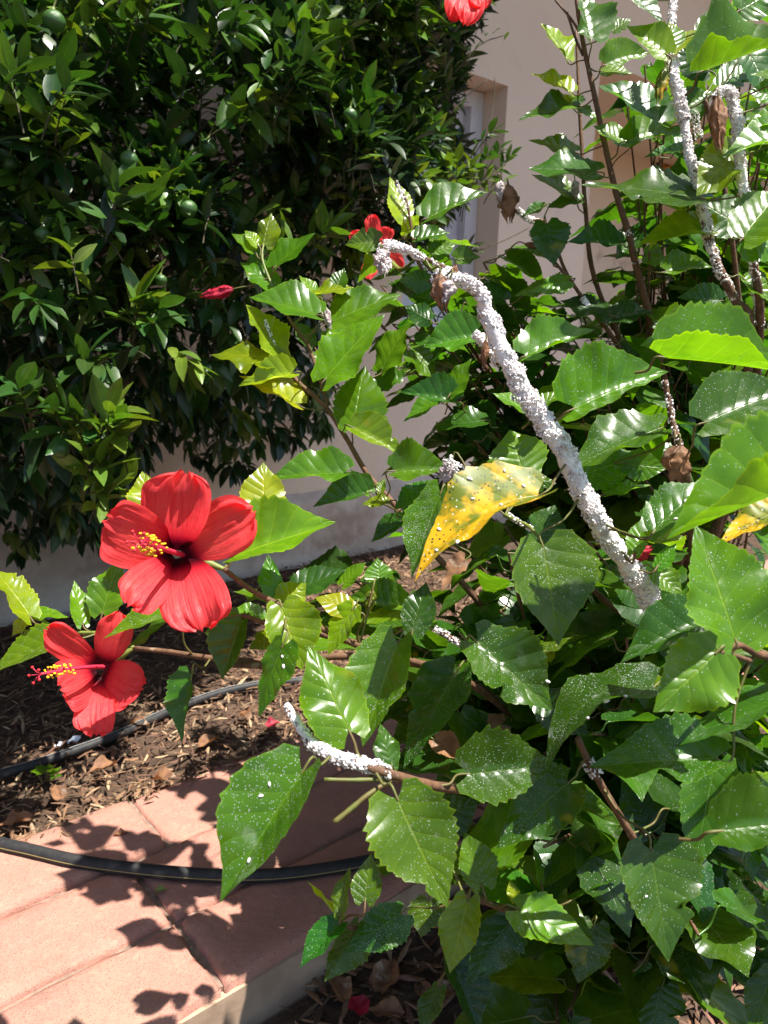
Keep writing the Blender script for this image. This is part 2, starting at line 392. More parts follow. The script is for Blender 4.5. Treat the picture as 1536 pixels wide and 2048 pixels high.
# one ground sheet to the horizon
g = link('ground', mesh('ground', [(-200, -200, -0.13), (200, -200, -0.13), (200, 200, -0.13), (-200, 200, -0.13)], [(0, 1, 2, 3)], M['soil'], smooth=False))
tag(g, kind='structure')
def bed(name, s0, s1, t0, t1, z, amp, n=70):
    ss = np.linspace(s0, s1, n); tt = np.linspace(t0, t1, n)
    S, T = np.meshgrid(ss, tt); Z = z + amp * (np.sin(S * 7 + 1) * np.sin(T * 9) * .5 + np.sin(S * 17 + T * 13) * .35 + rng.normal(0, .25, S.shape))
    V = S[..., None] * DV + T[..., None] * MV; V[..., 2] = Z
    idx = np.arange(n * n).reshape(n, n)
    Fc = np.stack([idx[:-1, :-1], idx[:-1, 1:], idx[1:, 1:], idx[1:, :-1]], -1).reshape(-1, 4)
    return tag(link(name, mesh(name, V.reshape(-1, 3), Fc, M['soil'])), kind='structure')
bed('planting_bed', -2.5, 7, T3 + 0.012, TW + 0.05, ZG - 0.012, 0.010)
bed('planting_bed', -1.5, 6, -1.4, T0 - 0.012, ZF - 0.008, 0.010)

V, Fc = box_data(-3.0, 8.0, T0 + 0.012, T3 - 0.006, -0.14, -0.012)
pav = tag(link('pavement', mesh('pavement', V, Fc, M['mortar'], smooth=False)), kind='structure')
V, Fc = box_data(-3.0, 8.0, T0 - 0.001, T0 + 0.0125, -0.135, -0.022)
link('kerb_face', mesh('kerb_face', V, Fc, M['kerb'], smooth=False), pav)
def paver(s0, s1, t0, t1):
    gp = 0.0045; b = 0.009; ns, nt = 14, 6
    s0 += gp; s1 -= gp; t0 += gp; t1 -= gp
    c = ST((s0 + s1) / 2, (t0 + t1) / 2, 0)
    ss = np.r_[s0, s0 + b, np.linspace(s0 + .03, s1 - .03, ns), s1 - b, s1]; tt = np.r_[t0, t0 + b, np.linspace(t0 + .03, t1 - .03, nt), t1 - b, t1]
    S, T = np.meshgrid(ss, tt); tilt = rng.normal(0, .0010)
    Z = 0.0 + tilt * 3 + 0.0012 * np.sin(S * 31 + T * 17) + rng.normal(0, .0005, S.shape)
    edge = (S == ss[0]) | (S == ss[-1]) | (T == tt[0]) | (T == tt[-1])
    Z = np.where(edge, -0.008 + rng.normal(0, .0022, S.shape), Z)
    V = S[..., None] * DV + T[..., None] * MV; V[..., 2] = Z
    wob = rng.normal(0, .0022, S.shape + (1,)) * np.where(edge, 1, 0)[..., None]
    V = V + wob * (DV + MV)
    nr, nc = S.shape; idx = np.arange(nr * nc).reshape(nr, nc)
    Fq = np.stack([idx[:-1, :-1], idx[:-1, 1:], idx[1:, 1:], idx[1:, :-1]], -1).reshape(-1, 4).tolist()
    # skirt
    ring = list(idx[0, :]) + list(idx[1:, -1]) + list(idx[-1, -2::-1]) + list(idx[-2:0:-1, 0])
    V = V.reshape(-1, 3); n0 = len(V); low = V[ring].copy(); low[:, 2] = -0.06
    V = np.vstack([V, low]); k = len(ring)
    Fq += [[n0 + i, n0 + (i + 1) % k, ring[(i + 1) % k], ring[i]] for i in range(k)]
    return link('paver', mesh('paver', V - c, Fq, M['paver']), pav, c)
for ri, (ta, tb, off) in enumerate([(T0, T1, 0.482), (T1, T2, 0.482), (T2, T3, 0.562)]):
    edges = [off + .66 * k + (0.12 * ri if k > 0 else 0) for k in range(-4, 9)]
    for a, b_ in zip(edges[:-1], edges[1:]): paver(a, b_, ta, tb)

# house ------------------------------------------------------------
def Wl(px, py, t):
    d = fwd + rt * ((px - 768) / F) - up * ((py - 1024) / F)
    k = (t - CAM @ MV) / (d @ MV); p = CAM + d * k
    return p @ DV, p[2]
TWL = TW + 0.045
house = root('house', ST(2.0, TW, ZG))
tag(house, 'beige rendered house wall with stained plinth, window recess and shaded entrance alcove', 'house')
ZP = Wl(600, 1000, TW)[1]
def hpart(name, V, Fc, mat, parent=house, smooth=False):
    c = np.asarray(V, float).mean(0)
    return link(name, mesh(name, np.asarray(V) - c, Fc, mat, smooth=smooth), parent, c)
sw1, zw1 = Wl(1016, 172, TWL); sw0 = sw1 - 0.62; zw0 = Wl(960, 660, TWL)[1]
sa0, za1 = Wl(1203, 120, TWL); sa1 = sa0 + 2.6; za0 = -0.02
WT = 3.7
def wall_with_holes(s_lo, s_hi, z_lo, z_hi, t, holes):
    ss = sorted({s_lo, s_hi, *[h[0] for h in holes], *[h[1] for h in holes]}); zs = sorted({z_lo, z_hi, *[h[2] for h in holes], *[h[3] for h in holes]})
    V, Fc = [], []
    def q(a, b, c, d):
        n = len(V); V.extend([a, b, c, d]); Fc.append((n, n + 1, n + 2, n + 3))
    for a, b in zip(ss[:-1], ss[1:]):
        for c, d in zip(zs[:-1], zs[1:]):
            if any(h[0] <= a and b <= h[1] and h[2] <= c and d <= h[3] for h in holes): continue
            q(ST(a, t, c), ST(b, t, c), ST(b, t, d), ST(a, t, d))
    for h in holes:
        a, b, c, d, dp = h
        q(ST(a, t, c), ST(a, t + dp, c), ST(a, t + dp, d), ST(a, t, d)); q(ST(b, t, c), ST(b, t, d), ST(b, t + dp, d), ST(b, t + dp, c))
        q(ST(a, t, d), ST(a, t + dp, d), ST(b, t + dp, d), ST(b, t, d)); q(ST(a, t, c), ST(b, t, c), ST(b, t + dp, c), ST(a, t + dp, c))
    return V, Fc
V, Fc = wall_with_holes(-4, 14, ZG - .1, WT, TWL, [(sw0, sw1, zw0, zw1, 0.22), (sa0, sa1, za0, za1, 1.1)])
V = np.array(V) - ST(0, TWL, 0)
link('wall', mesh('wall', V, Fc, M['wall'], smooth=False), house, ST(0, TWL, 0))
# plinth with a sloping, slightly rounded top
prof = [(TW, ZG - .1), (TW, ZP - .025), (TW + .006, ZP - .010), (TW + .018, ZP), (TWL + .002, ZP + .022)]
ns = 60; S = np.linspace(-4, sa0 - .02, ns); V = []; Fc = []
for s_ in S:
    for (t_, z_) in prof: V.append(ST(s_, t_ + rng.normal(0, .0015), z_ + rng.normal(0, .003)))
k = len(prof)
for i in range(ns - 1):
    for j in range(k - 1): Fc.append((i*k + j, (i+1)*k + j, (i+1)*k + j + 1, i*k + j + 1))
hpart('plinth', V, Fc, M['plinth'], smooth=True)
# window in the recess
def hbox(name, s0, s1, t0, t1, z0, z1, mat, parent=house, bev=0.004):
    V, Fc = box_data(s0, s1, t0, t1, z0, z1, bev); return hpart(name, V, Fc, mat, parent)
tf = TWL + 0.15
win = hbox('window', sw0 + .01, sw1 - .004, tf + .05, tf + .068, zw0 + .01, zw1 - .004, M['glass'], bev=0.0)
ORG[win.name] = np.array(win.location) + ORG[house.name]
for (a, b, c, d) in [(sw1 - .085, sw1 - .003, zw0 + .003, zw1 - .003), (sw0 + .003, sw0 + .08, zw0 + .003, zw1 - .003)]:
    hbox('frame', a, b, tf, tf + .05, c, d, M['frame'], win)
hbox('frame', sw0 + .08, sw1 - .085, tf, tf + .05, zw1 - .08, zw1 - .003, M['frame'], win)
hbox('frame', sw0 + .08, sw1 - .085, tf, tf + .05, zw0 + .003, zw0 + .08, M['frame'], win)
# alcove: end wall, door frame, framed poster
hbox('alcove_wall', sa0 - .1, sa1 + .1, TWL + 1.1, TWL + 1.2, -.1, za1 + .1, M['wall'])
tb = TWL + 1.1
sd0, zd = Wl(1272, 292, tb - .02)
sd1, zd1 = Wl(1358, 388, tb - .02)
hbox('pilaster', sa0 + .10, sa0 + .22, TWL + .9, TWL + 1.1 - .002, -.02, za1 - .002, M['frame'])
post = hbox('poster_frame', sd0 + .35, sd1, tb - .03, tb - .002, zd1, zd - .02, M['dark'])
ORG[post.name] = np.array(post.location) + ORG[house.name]
hbox('poster', sd0 + .38, sd1 - .03, tb - .034, tb - .0301, zd1 + .03, zd - .05, M['orange'], post, bev=0.0)
hbox('name_plate', sd1 + .12, sd1 + .34, tb - .02, tb - .002, zd1 + .12, zd1 + .18, M['dark'])
hbox('door', sd1 + .62, sd1 + 1.4, tb - .03, tb - .002, -.02, zd + .2, M['frame'])
hbox('unseen_eave', -5, 14, TWL - 1.35, TWL + 1.6, WT + .002, WT + .16, M['roof'], bev=.01)  # overhang out of view, its reach set to shade the wall

# ------------------------------------------------------------------ mulch chips
def chips(n, samp, lmin, lmax, pal, zfun):
    Vs, Fs, Cs = [], [], []
    pal = np.array(pal)
    for i in range(n):
        s_, t_ = samp(); z_ = zfun(s_, t_)
        L = rng.uniform(lmin, lmax); w = L * rng.uniform(.10, .30); a = rng.uniform(0, 2 * math.pi); tilt = rng.normal(0, .30); curl = rng.normal(0, .35) * L
        ax = np.array([math.cos(a) * math.cos(tilt), math.sin(a) * math.cos(tilt), math.sin(tilt)]); si = np.array([-math.sin(a), math.cos(a), rng.normal(0, .35)]); si = nrm(si)
        nn = np.cross(ax, si); c = ST(s_, t_, z_)
        th = w * .22
        for q, wf in ((-.5, .35), (0, 1.0), (.5, .25)):
            o = c + ax * L * q + nn * (curl * (.25 - q * q) * .8)
            Vs += [o - si * w * wf * .5, o + nn * th, o + si * w * wf * .5]
        b = i * 9
        Fs += [(b, b+1, b+4, b+3), (b+1, b+2, b+5, b+4), (b+3, b+4, b+7, b+6), (b+4, b+5, b+8, b+7)]
        col = pal[rng.integers(len(pal))] * rng.uniform(.65, 1.3)
        Cs += [col] * 9
    return np.array(Vs), np.array(Fs), np.array(Cs)
PAL = [(.22, .125, .07), (.15, .08, .045), (.28, .17, .10), (.10, .052, .033), (.18, .10, .058), (.38, .27, .165), (.13, .065, .045)]
def samp_back():
    if rng.random() < .02: return rng.uniform(-.2, 1.6), T3 - abs(rng.normal(0, .02))
    while True:
        s_, t_ = rng.uniform(-.35, 2.3), rng.uniform(T3 - .004, TW - .01)
        if rng.random() < 1.15 - .35 * (t_ - T3): return s_, t_
def samp_front(): return rng.uniform(.25, 1.9), rng.uniform(-.2, T0 - .005)
V, Fc, C = chips(13000, samp_back, .008, .042, PAL, lambda s_, t_: (.003 if t_ < T3 else ZG + rng.uniform(-.006, .018)))
tag(link('mulch', mesh('mulch', V, Fc, M['chip'], smooth=False, col=C)), 'brown bark and dry leaf mulch between the paving and the wall', 'mulch', kind='stuff')
PALF = [(.22, .12, .07), (.15, .08, .05), (.28, .17, .10), (.10, .06, .04), (.20, .10, .07)]
V, Fc, C = chips(4200, samp_front, .015, .06, PALF, lambda s_, t_: ZF + rng.uniform(-.006, .018))
tag(link('mulch', mesh('mulch', V, Fc, M['chip'], smooth=False, col=C)), 'dark dry leaf litter on the bed under the shrub', 'mulch', kind='stuff')

# ------------------------------------------------------------------ hoses
def hose(pts, zc, r, stripe, off, label):
    path = np.array([G(x, y, z) for x, y, z in pts]); path = smooth_path(path, 8); path[:, 2] += zc
    rt_ = root('irrigation_hose', path[0])
    tag(rt_, label, 'hose')
    tube('pipe', path, r, M['hose'], rt_, k=14)
    T = np.gradient(path, axis=0); side = np.cross(T, [0, 0, 1]); side /= np.linalg.norm(side, axis=1)[:, None]
    sp = path + (side * math.sin(off) + np.array([0, 0, 1]) * math.cos(off)) * (r - .0006)
    tube('stripe', sp, .0008, stripe, rt_, k=6)
hose([(-160, 1640, 0), (-20, 1692, 0), (60, 1712, 0), (150, 1733, 0), (250, 1748, 0), (350, 1758, 0), (450, 1764, 0), (550, 1762, 0), (650, 1750, 0), (760, 1728, 0), (880, 1690, 0), (1000, 1640, 0)],
     .0125, .0125, M['stripe_y'], 1.45, 'black hose with a yellow stripe lying across the pink paving')
hose([(-160, 1600, ZG), (-20, 1565, ZG), (60, 1543, ZG), (150, 1512, ZG), (240, 1478, ZG), (330, 1436, ZG), (430, 1398, ZG), (520, 1378, ZG), (640, 1366, ZG), (800, 1340, ZG)],
     .014, .0115, M['stripe_w'], -.15, 'black hose with a white stripe half sunk in the bark mulch')

# ------------------------------------------------------------------ leaf geometry
def ovate(u):
    w = np.sin(np.pi * np.clip(u, 0, 1) ** 0.60) ** 0.95
    w = w * (1 - 0.34 * np.clip((u - .5) / .5, 0, 1) ** 1.5)       # drawn-out tip
    w = w + 0.30 * np.exp(-(u / .05) ** 2) * (u < .2)
    return np.clip(w, 0, None) / 1.0
def blade(A, Lv, Rv, seed, nu=44, nv=5, droop=.10, cup=.10, wave=.03, teeth=13, tooth=.16, cord=.13, vein=.0045, prof=ovate, bend=None):
    """vertices relative to the leaf base; A axis, Lv / Rv half-blade vectors"""
    r = np.random.default_rng(seed)
    L = np.linalg.norm(A); ax = A / L
    u = np.linspace(0, 1, nu + 1); v = np.linspace(-1, 1, 2 * nv + 1)
    U, Vv = np.meshgrid(u, v, indexing='ij'); aV = np.abs(Vv)
    hw = prof(U) if prof is not ovate else ovate(U ** r.uniform(.86, 1.16)) * r.uniform(.94, 1.08)
    if tooth:
        ph = (U * teeth) % 1.0
        tt = np.where(U > .12, tooth * (ph - .35) * (1 - .5 * U), 0) * (1 + .35 * np.sin(U * 40 + r.uniform(0, 6)))
        hw = hw * (1 + tt * (aV > .99)) + 0.012
    if r.random() < .22 and prof is ovate:                     # a bite or tear in the margin
        hw = hw * (1 - r.uniform(.2, .45) * np.exp(-((U - r.uniform(.3, .85)) / r.uniform(.025, .06)) ** 2) * (np.sign(Vv) == r.choice([-1, 1])) * (aV > .7))
    nL = np.cross(ax, Rv) ; nR = np.cross(Lv, ax)
    nn = nrm(nL / (np.linalg.norm(nL) + 1e-9) + nR / (np.linalg.norm(nR) + 1e-9))
    if nn @ np.array([0, 0, 1.0]) < -0.15 * 0: nn = -nn
    along = U - cord * aV ** 1.5 * (1 - U) ** 5 + .05 * aV * U * (1 - U)
    pos = along[..., None] * A
    if bend is not None: pos = pos + (4 * U * (1 - U))[..., None] * bend
    side = np.where((Vv < 0)[..., None], Lv, Rv)
    pos = pos + side * (hw * aV)[..., None]
    f1, f2, p1, p2, p3 = r.uniform(1.0, 1.9), r.uniform(2.0, 3.2), *r.uniform(0, 6.28, 3)
    sgn = np.sign(Vv)
    z = -droop * L * U ** 2 + cup * L * (aV * hw) ** 1.6 * .5
    z = z + wave * L * aV ** 2 * hw * (np.sin(6.28 * f1 * U + p1 + sgn * p3) + .6 * np.sin(6.28 * f2 * U + p2 - sgn))
    z = z + vein * L * np.minimum(1, aV * 3) * hw ** .5 * np.cos(6.28 * 6.5 * (U - .24 * aV ** .8)) * (1 - .5 * aV)* -1.0
    pos = pos + z[..., None] * nn
    V = pos.reshape(-1, 3)
    c = 2 * nv + 1; idx = np.arange((nu + 1) * c).reshape(nu + 1, c)
    Fc = np.stack([idx[:-1, :-1], idx[:-1, 1:], idx[1:, 1:], idx[1:, :-1]], -1).reshape(-1, 4)
    UV = np.stack([U, Vv * .5 + .5], -1).reshape(-1, 2)
    return V, Fc, UV, nn
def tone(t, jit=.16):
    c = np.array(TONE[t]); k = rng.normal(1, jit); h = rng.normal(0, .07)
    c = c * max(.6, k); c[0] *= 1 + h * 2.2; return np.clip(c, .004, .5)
BR = {}          # shrub name -> list of branch polylines
def nearest(sh, p):
    best = (9, None)
    for pl in BR.get(sh.name, []):
        d = np.linalg.norm(pl - p, axis=1); i = int(d.argmin())
        if d[i] < best[0]: best = (d[i], pl[i])
    return best
def petiole_data(B, A, sh, target=None):
    ax = nrm(A); d, q = (0, target) if target is not None else nearest(sh, B - ax * .03)
    if q is None or np.linalg.norm(q - B) > .105: q = B - ax * .022 + np.array([.004, .016, -.014])
    ctrl = [B + ax * .002, B - ax * min(.012, .3 * np.linalg.norm(q - B)), (B * .45 + q * .55) + np.array([0, 0, -.003]), q]
    p = smooth_path(ctrl, 4); r = np.linspace(.0009, .0012, len(p))
    return tube_data(p - B, r, 6, cap=False)
NLEAF = [0]
def leaf_obj(sh, B, A, Lv, Rv, col, speck, mat=None, pet=True, target=None, name='leaf', **kw):
    NLEAF[0] += 1
    V, Fc, UV, nn = blade(A, Lv, Rv, NLEAF[0] * 17 + 3, **kw)
    mi = np.zeros(len(Fc), int)
    Fl = Fc
    mats = [mat or M['leaf'], M['petiole']]
    if pet:
        pv, pf, pu = petiole_data(B, A, sh, target)
        pf = np.array(pf) + len(V); V = np.vstack([V, pv]); UV = np.vstack([UV, pu * 0 + .5])
        Fl = np.vstack([Fc, pf]); mi = np.r_[mi, np.ones(len(pf), int)]
    o = link(name, mesh('leaf', V, Fl, mats, uv=UV, mi=mi), sh, B)
    o.color = (*col, speck)
    return o
def hero(sh, bx, by, tx, ty, wl, wr, dep, t='M', speck=.35, dd=None, bend=0, mat=None, droop=.06, cup=.12, pet=True, ratio=.37, name='leaf', target=None, **kw):
    B = P(bx, by, dep); dx, dy = tx - bx, ty - by; Lp = math.hypot(dx, dy); ux, uy = dx / Lp, dy / Lp
    Lapp = Lp * dep / F
    if dd is None: dd = -uy * .38 * Lapp
    T = P(tx, ty, dep + dd); A = T - B; L = np.linalg.norm(A)
    lx, ly = uy, -ux                                   # screen-left of the axis
    lw = rt * lx - up * ly
    vd = fwd + rt * ((bx + tx) / 2 - 768) / F - up * ((by + ty) / 2 - 1024) / F; vd = nrm(vd)
    tru = max(ratio * L, abs(wl) * dep / F, abs(wr) * dep / F)
    def half(w, s):
        app = w * dep / F; dc = math.sqrt(max(0, tru ** 2 - app ** 2)); dc = min(dc, .85 * tru)
        scr_up = -(ly * s)                               # >0 : this half points up on the screen
        sg = 1.0 if (scr_up > -.12 and w >= 0) else -1.0
        if abs(scr_up) < .35: dc *= .55
        return lw * (s * app) + vd * (dc * sg)
    bend_v = lw * (bend * dep / F) if bend else None
    kw.setdefault('wave', float(rng.uniform(.02, .065))); kw.setdefault('teeth', int(rng.integers(9, 16))); kw.setdefault('tooth', float(rng.uniform(.09, .2)))
    return leaf_obj(sh, B, A, half(wl, 1), half(wr, -1), tone(t), speck, mat, pet, target, name, droop=droop, cup=cup, bend=bend_v, **kw)

# ------------------------------------------------------------------ mealybug crust, branches
def crust(parent, path, r0, r1, dens=1.0, size=(.0008, .0019), seed=1, a0=0.0, a1=1.0):
    r = np.random.default_rng(seed)
    path = smooth_path(path, 6); seg = np.r_[0, np.cumsum(np.linalg.norm(np.diff(path, axis=0), axis=1))]; LT = seg[-1]
    n = int(LT * 2 * math.pi * (r0 + r1) / 2 / (math.pi * np.mean(size) ** 2) * 1.45 * dens)
    f = a0 + (a1 - a0) * r.random(n); d = f * LT
    C = np.stack([np.interp(d, seg, path[:, i]) for i in range(3)], 1)
    T = np.stack([np.interp(np.minimum(d + .004, LT), seg, path[:, i]) - np.interp(np.maximum(d - .004, 0), seg, path[:, i]) for i in range(3)], 1); T /= np.linalg.norm(T, axis=1)[:, None] + 1e-9
    a = np.cross(T, [.3, .2, 1.0]); a /= np.linalg.norm(a, axis=1)[:, None]; b = np.cross(T, a)
    th = r.uniform(0, 6.283, n); rad = (r0 + (r1 - r0) * f) * (1 + .10 * np.sin(d * 210 + 2 * np.sin(th + d * 60)) + .09 * np.sin(d * 480 + 3 * th)) * r.uniform(.86, 1.04, n)
    rd = a * np.cos(th)[:, None] + b * np.sin(th)[:, None]
    rad = rad * (1 + .24 * np.sin(d * 95 + seed) * np.sin(th * 1.0 + d * 40 + seed * 2) + .10 * np.sin(d * 43 + seed))
    C = C + rd * rad[:, None]
    sz = size[0] + (size[1] - size[0]) * r.random(n) ** 1.8; sz[r.random(n) < .03] *= 1.6
    e = np.cross(rd, T); mixa = r.normal(0, .8, n)[:, None]
    t2 = T + e * mixa; t2 /= np.linalg.norm(t2, axis=1)[:, None]; e2 = np.cross(rd, t2)
    axm = np.stack([t2 * (sz * r.uniform(.95, 1.35, n))[:, None], e2 * (sz * .8)[:, None], rd * (sz * .75)[:, None]], -1)
    wl_ = r.random(n) < .16                                  # wool strands standing off the crust
    dr = rd + T * r.normal(0, .9, n)[:, None] + e * r.normal(0, .9, n)[:, None]; dr /= np.linalg.norm(dr, axis=1)[:, None]
    e3 = np.cross(dr, T + .01); e3 /= np.linalg.norm(e3, axis=1)[:, None]; ln = r.uniform(.0012, .0036, n)[:, None]
    axm[wl_] = np.stack([dr * ln, e3 * .00022, np.cross(dr, e3) * .00022], -1)[wl_]
    o0 = path[0]
    V, Fc = blobs(C - o0, axm)
    fl = np.linspace(a0, a1, len(path)); rr_ = (r0 + (r1 - r0) * fl) * .88 * (1 + .08 * np.sin(np.arange(len(path)) * 2.1))
    cv, cf, _ = tube_data(path - o0, rr_ * min(1, .55 + .45 * dens), 10, .12, cap=False)
    cf = np.array(cf); cf = np.vstack([cf[:, [0, 1, 2]], cf[:, [0, 2, 3]]])
    if dens > .65: Fc = np.vstack([Fc, cf + len(V)]); V = np.vstack([V, cv])
    o = link('mealybug_crust', mesh('mealybug_crust', V, Fc, M['wax']), parent, o0)
    o['kind'] = 'stuff'
    return o
def branch(sh, pts, r0, r1, mat='bark', k=8, name='branch', parent=None, jitter=.05, reg=True):
    """pts rows (px, py, depth) or world (3) given as arrays"""
    w = np.array([P(*q) if not isinstance(q, np.ndarray) else q for q in pts])
    p = smooth_path(w, 6)
    # knots
    rad = np.linspace(r0, r1, len(p)) * (1 + .10 * np.sin(np.arange(len(p)) * 1.3) ** 8)
    o = tube(name, p, rad, M[mat], parent or sh, k=k, jitter=jitter)
    if reg: BR.setdefault(sh.name, []).append(p)
    return o, w

RN = G(1235, 1690, ZF); RR = G(1330, 1330, ZF)
near = root('hibiscus_shrub', RN)
tag(near, 'hibiscus shrub with two open red flowers and a stem crusted white leaning over the paving', 'shrub')
rear = root('hibiscus_shrub', RR)
tag(rear, 'taller hibiscus shrub with upright stems rising in front of the beige entrance alcove', 'shrub')

# main stems of the near shrub, crown of the root first
b1, w1 = branch(near, [(1330, 1250, .86), (1312, 1215, .80), (1270, 1150, .77), (1215, 1070, .75), (1165, 985, .74), (1120, 890, .735), (1060, 800, .73), (1010, 715, .725), (975, 630, .72), (962, 590, .715), (938, 566, .71), (895, 553, .70), (872, 560, .695)], .0068, .0038)
crust(b1, w1[0:5], .0104, .0102, 1.0, seed=3); crust(b1, w1[4:9], .0102, .0084, 1.0, seed=4); crust(b1, w1[8:], .0078, .0052, .8, size=(.0008, .0019), seed=5)
b1b, w1b = branch(near, [(940, 563, .71), (900, 540, .71), (850, 517, .70), (805, 495, .70), (775, 492, .70), (762, 508, .70)], .0024, .0016)
crust(b1b, w1b[2:], .0030, .0050, .75, size=(.0008, .0019), seed=6); crust(b1b, w1b[:3], .0022, .0024, .35, size=(.0010, .0018), seed=7)
b1c, w1c = branch(near, [(1000, 725, .74), (975, 690, .75), (950, 668, .76)], .0040, .0026)
crust(b1c, w1c, .0062, .0045, .8, seed=8)
branch(near, [RN, np.array(P(1330, 1480, 1.05)), np.array(P(1330, 1250, .86))], .011, .0070)
b2, w2 = branch(near, [(575, 738, 1.10), (600, 768, 1.10), (650, 812, 1.10), (690, 872, 1.09), (735, 948, 1.08), (790, 1010, 1.06), (812, 1045, 1.05), (880, 1120, 1.05), (950, 1195, 1.06), (1020, 1290, 1.10), (1100, 1420, 1.2)], .0028, .0048)
branch(near, [np.array(P(1100, 1420, 1.2)), np.array(P(1180, 1560, 1.35)), RN], .0064, .010)
branch(near, [(545, 575, 1.14), (525, 520, 1.15), (527, 488, 1.16)], .0022, .0014, 'greenstem')
branch(near, [(548, 575, 1.14), (580, 640, 1.13), (615, 690, 1.12), (640, 760, 1.11), (655, 812, 1.10)], .0022, .0028)
crust(branch(near, [(556, 712, 1.10), (545, 680, 1.10), (530, 640, 1.10)], .0018, .0012, 'greenstem')[0], [P(556, 712, 1.10), P(545, 680, 1.10), P(530, 640, 1.10)], .0026, .002, .5, size=(.0010, .0018), seed=9)
b3, w3 = branch(near, [(448, 1138, .74), (500, 1178, .735), (562, 1212, .73), (640, 1255, .74), (740, 1300, .76), (850, 1330, .80), (960, 1380, .9), (1080, 1480, 1.05)], .0024, .0042)
branch(near, [np.array(P(1080, 1480, 1.05)), np.array(P(1170, 1600, 1.25)), RN], .0056, .009)
branch(near, [(268, 1296, .84), (340, 1304, .83), (440, 1318, .82), (560, 1322, .82), (700, 1312, .82), (850, 1330, .84)], .0024, .0042)
branch(near, [(463, 1328, .80), (540, 1332, .80), (640, 1330, .81)], .0034, .0036)
branch(near, [(485, 1230, .76), (545, 1250, .76), (640, 1268, .77), (760, 1300, .79)], .0020, .0036)
branch(near, [(60, 1228, .86), (130, 1262, .86), (210, 1268, .85), (268, 1296, .84)], .0016, .0024, 'greenstem')
b5, w5 = branch(near, [(573, 1408, .62), (600, 1455, .61), (622, 1488, .60), (665, 1508, .595), (720, 1527, .59), (780, 1548, .59), (870, 1572, .62), (985, 1585, .70), (1090, 1600, .9)], .0026, .0045)
crust(b5, w5[:3], .0032, .0042, .9, size=(.0007, .0017), seed=11); crust(b5, w5[2:6], .0050, .0048, .9, size=(.0007, .0018), seed=12)
branch(near, [np.array(P(1090, 1600, .9)), np.array(P(1160, 1650, 1.2)), RN], .0046, .008)
branch(near, [(782, 1557, .59), (720, 1560, .585), (648, 1559, .58)], .0019, .0015, 'petiole')
branch(near, [(782, 1560, .59), (735, 1590, .58), (705, 1615, .575), (668, 1645, .57)], .0018, .0021, 'petiole')
b6, w6 = branch(near, [(930, 1796, .74), (965, 1803, .74), (1005, 1818, .74), (1040, 1832, .75), (1130, 1860, .80), (1260, 1880, .95)], .0022, .0036)
branch(near, [np.array(P(1260, 1880, .95)), np.array(P(1330, 1850, 1.1)), RN + np.array([.05, .01, .03])], .0036, .006)
branch(near, [(1010, 1850, .85), (1150, 1875, .88), (1290, 1892, .92), (1420, 1918, .95), (1560, 1950, 1.0)], .0040, .0075)
branch(near, [(1395, 1830, .9), (1430, 1870, .93), (1470, 1925, .97)], .003, .004)
b7, w7 = branch(near, [(1155, 1475, .66), (1175, 1520, .66), (1192, 1552, .66), (1235, 1625, .68), (1268, 1680, .70), (1300, 1740, .8), (1330, 1800, 1.0)], .0026, .0038)
crust(b7, w7[1:3], .0050, .0055, .6, size=(.0008, .0019), seed=13)
branch(near, [np.array(P(1330, 1800, 1.0)), RN + np.array([.03, .0, .02])], .005, .008)
branch(near, [(1165, 1160, .92), (1215, 1205, .92), (1290, 1262, .92), (1340, 1320, .95), (1360, 1450, 1.1)], .0032, .0052)
branch(near, [np.array(P(1360, 1450, 1.1)), np.array(P(1310, 1580, 1.3)), RN], .0054, .009)
branch(near, [(880, 1265, .80), (930, 1290, .80), (965, 1300, .80), (1040, 1340, .85), (1120, 1430, 1.0), (1180, 1560, 1.35)], .0028, .006)
crust(near, [P(868, 1258, .80), P(905, 1278, .80), P(925, 1288, .80)], .0034, .003, .7, size=(.0008, .0019), seed=14)
branch(near, [(1440, 1330, .60), (1475, 1290, .60), (1520, 1310, .62), (1600, 1340, .66), (1640, 1500, .9)], .0024, .0046)
branch(near, [(1434, 1303, .52), (1465, 1310, .58), (1500, 1322, .61)], .0016, .002)
branch(near, [(678, 1845, .76), (720, 1858, .77), (800, 1850, .80), (900, 1850, .84), (1010, 1852, .85)], .0020, .0036)
b8, w8 = branch(near, [(1330, 760, .84), (1342, 830, .84), (1362, 900, .83), (1372, 940, .83), (1385, 1100, .9), (1380, 1300, 1.05)], .0028, .0052)
crust(b8, w8[:4], .0032, .0042, .4, size=(.0008, .0019), seed=15)
branch(near, [np.array(P(1380, 1300, 1.05)), np.array(P(1330, 1520, 1.25)), RN], .0053, .010)
branch(near, [(1085, 1085, .78), (1060, 1055, .80), (1030, 1040, .82), (1010, 1030, .83)], .0016, .0026, 'greenstem')
crust(near, [P(1065, 1060, .80), P(1040, 1045, .815), P(1015, 1030, .83)], .0030, .0028, .5, size=(.0008, .0019), seed=16)

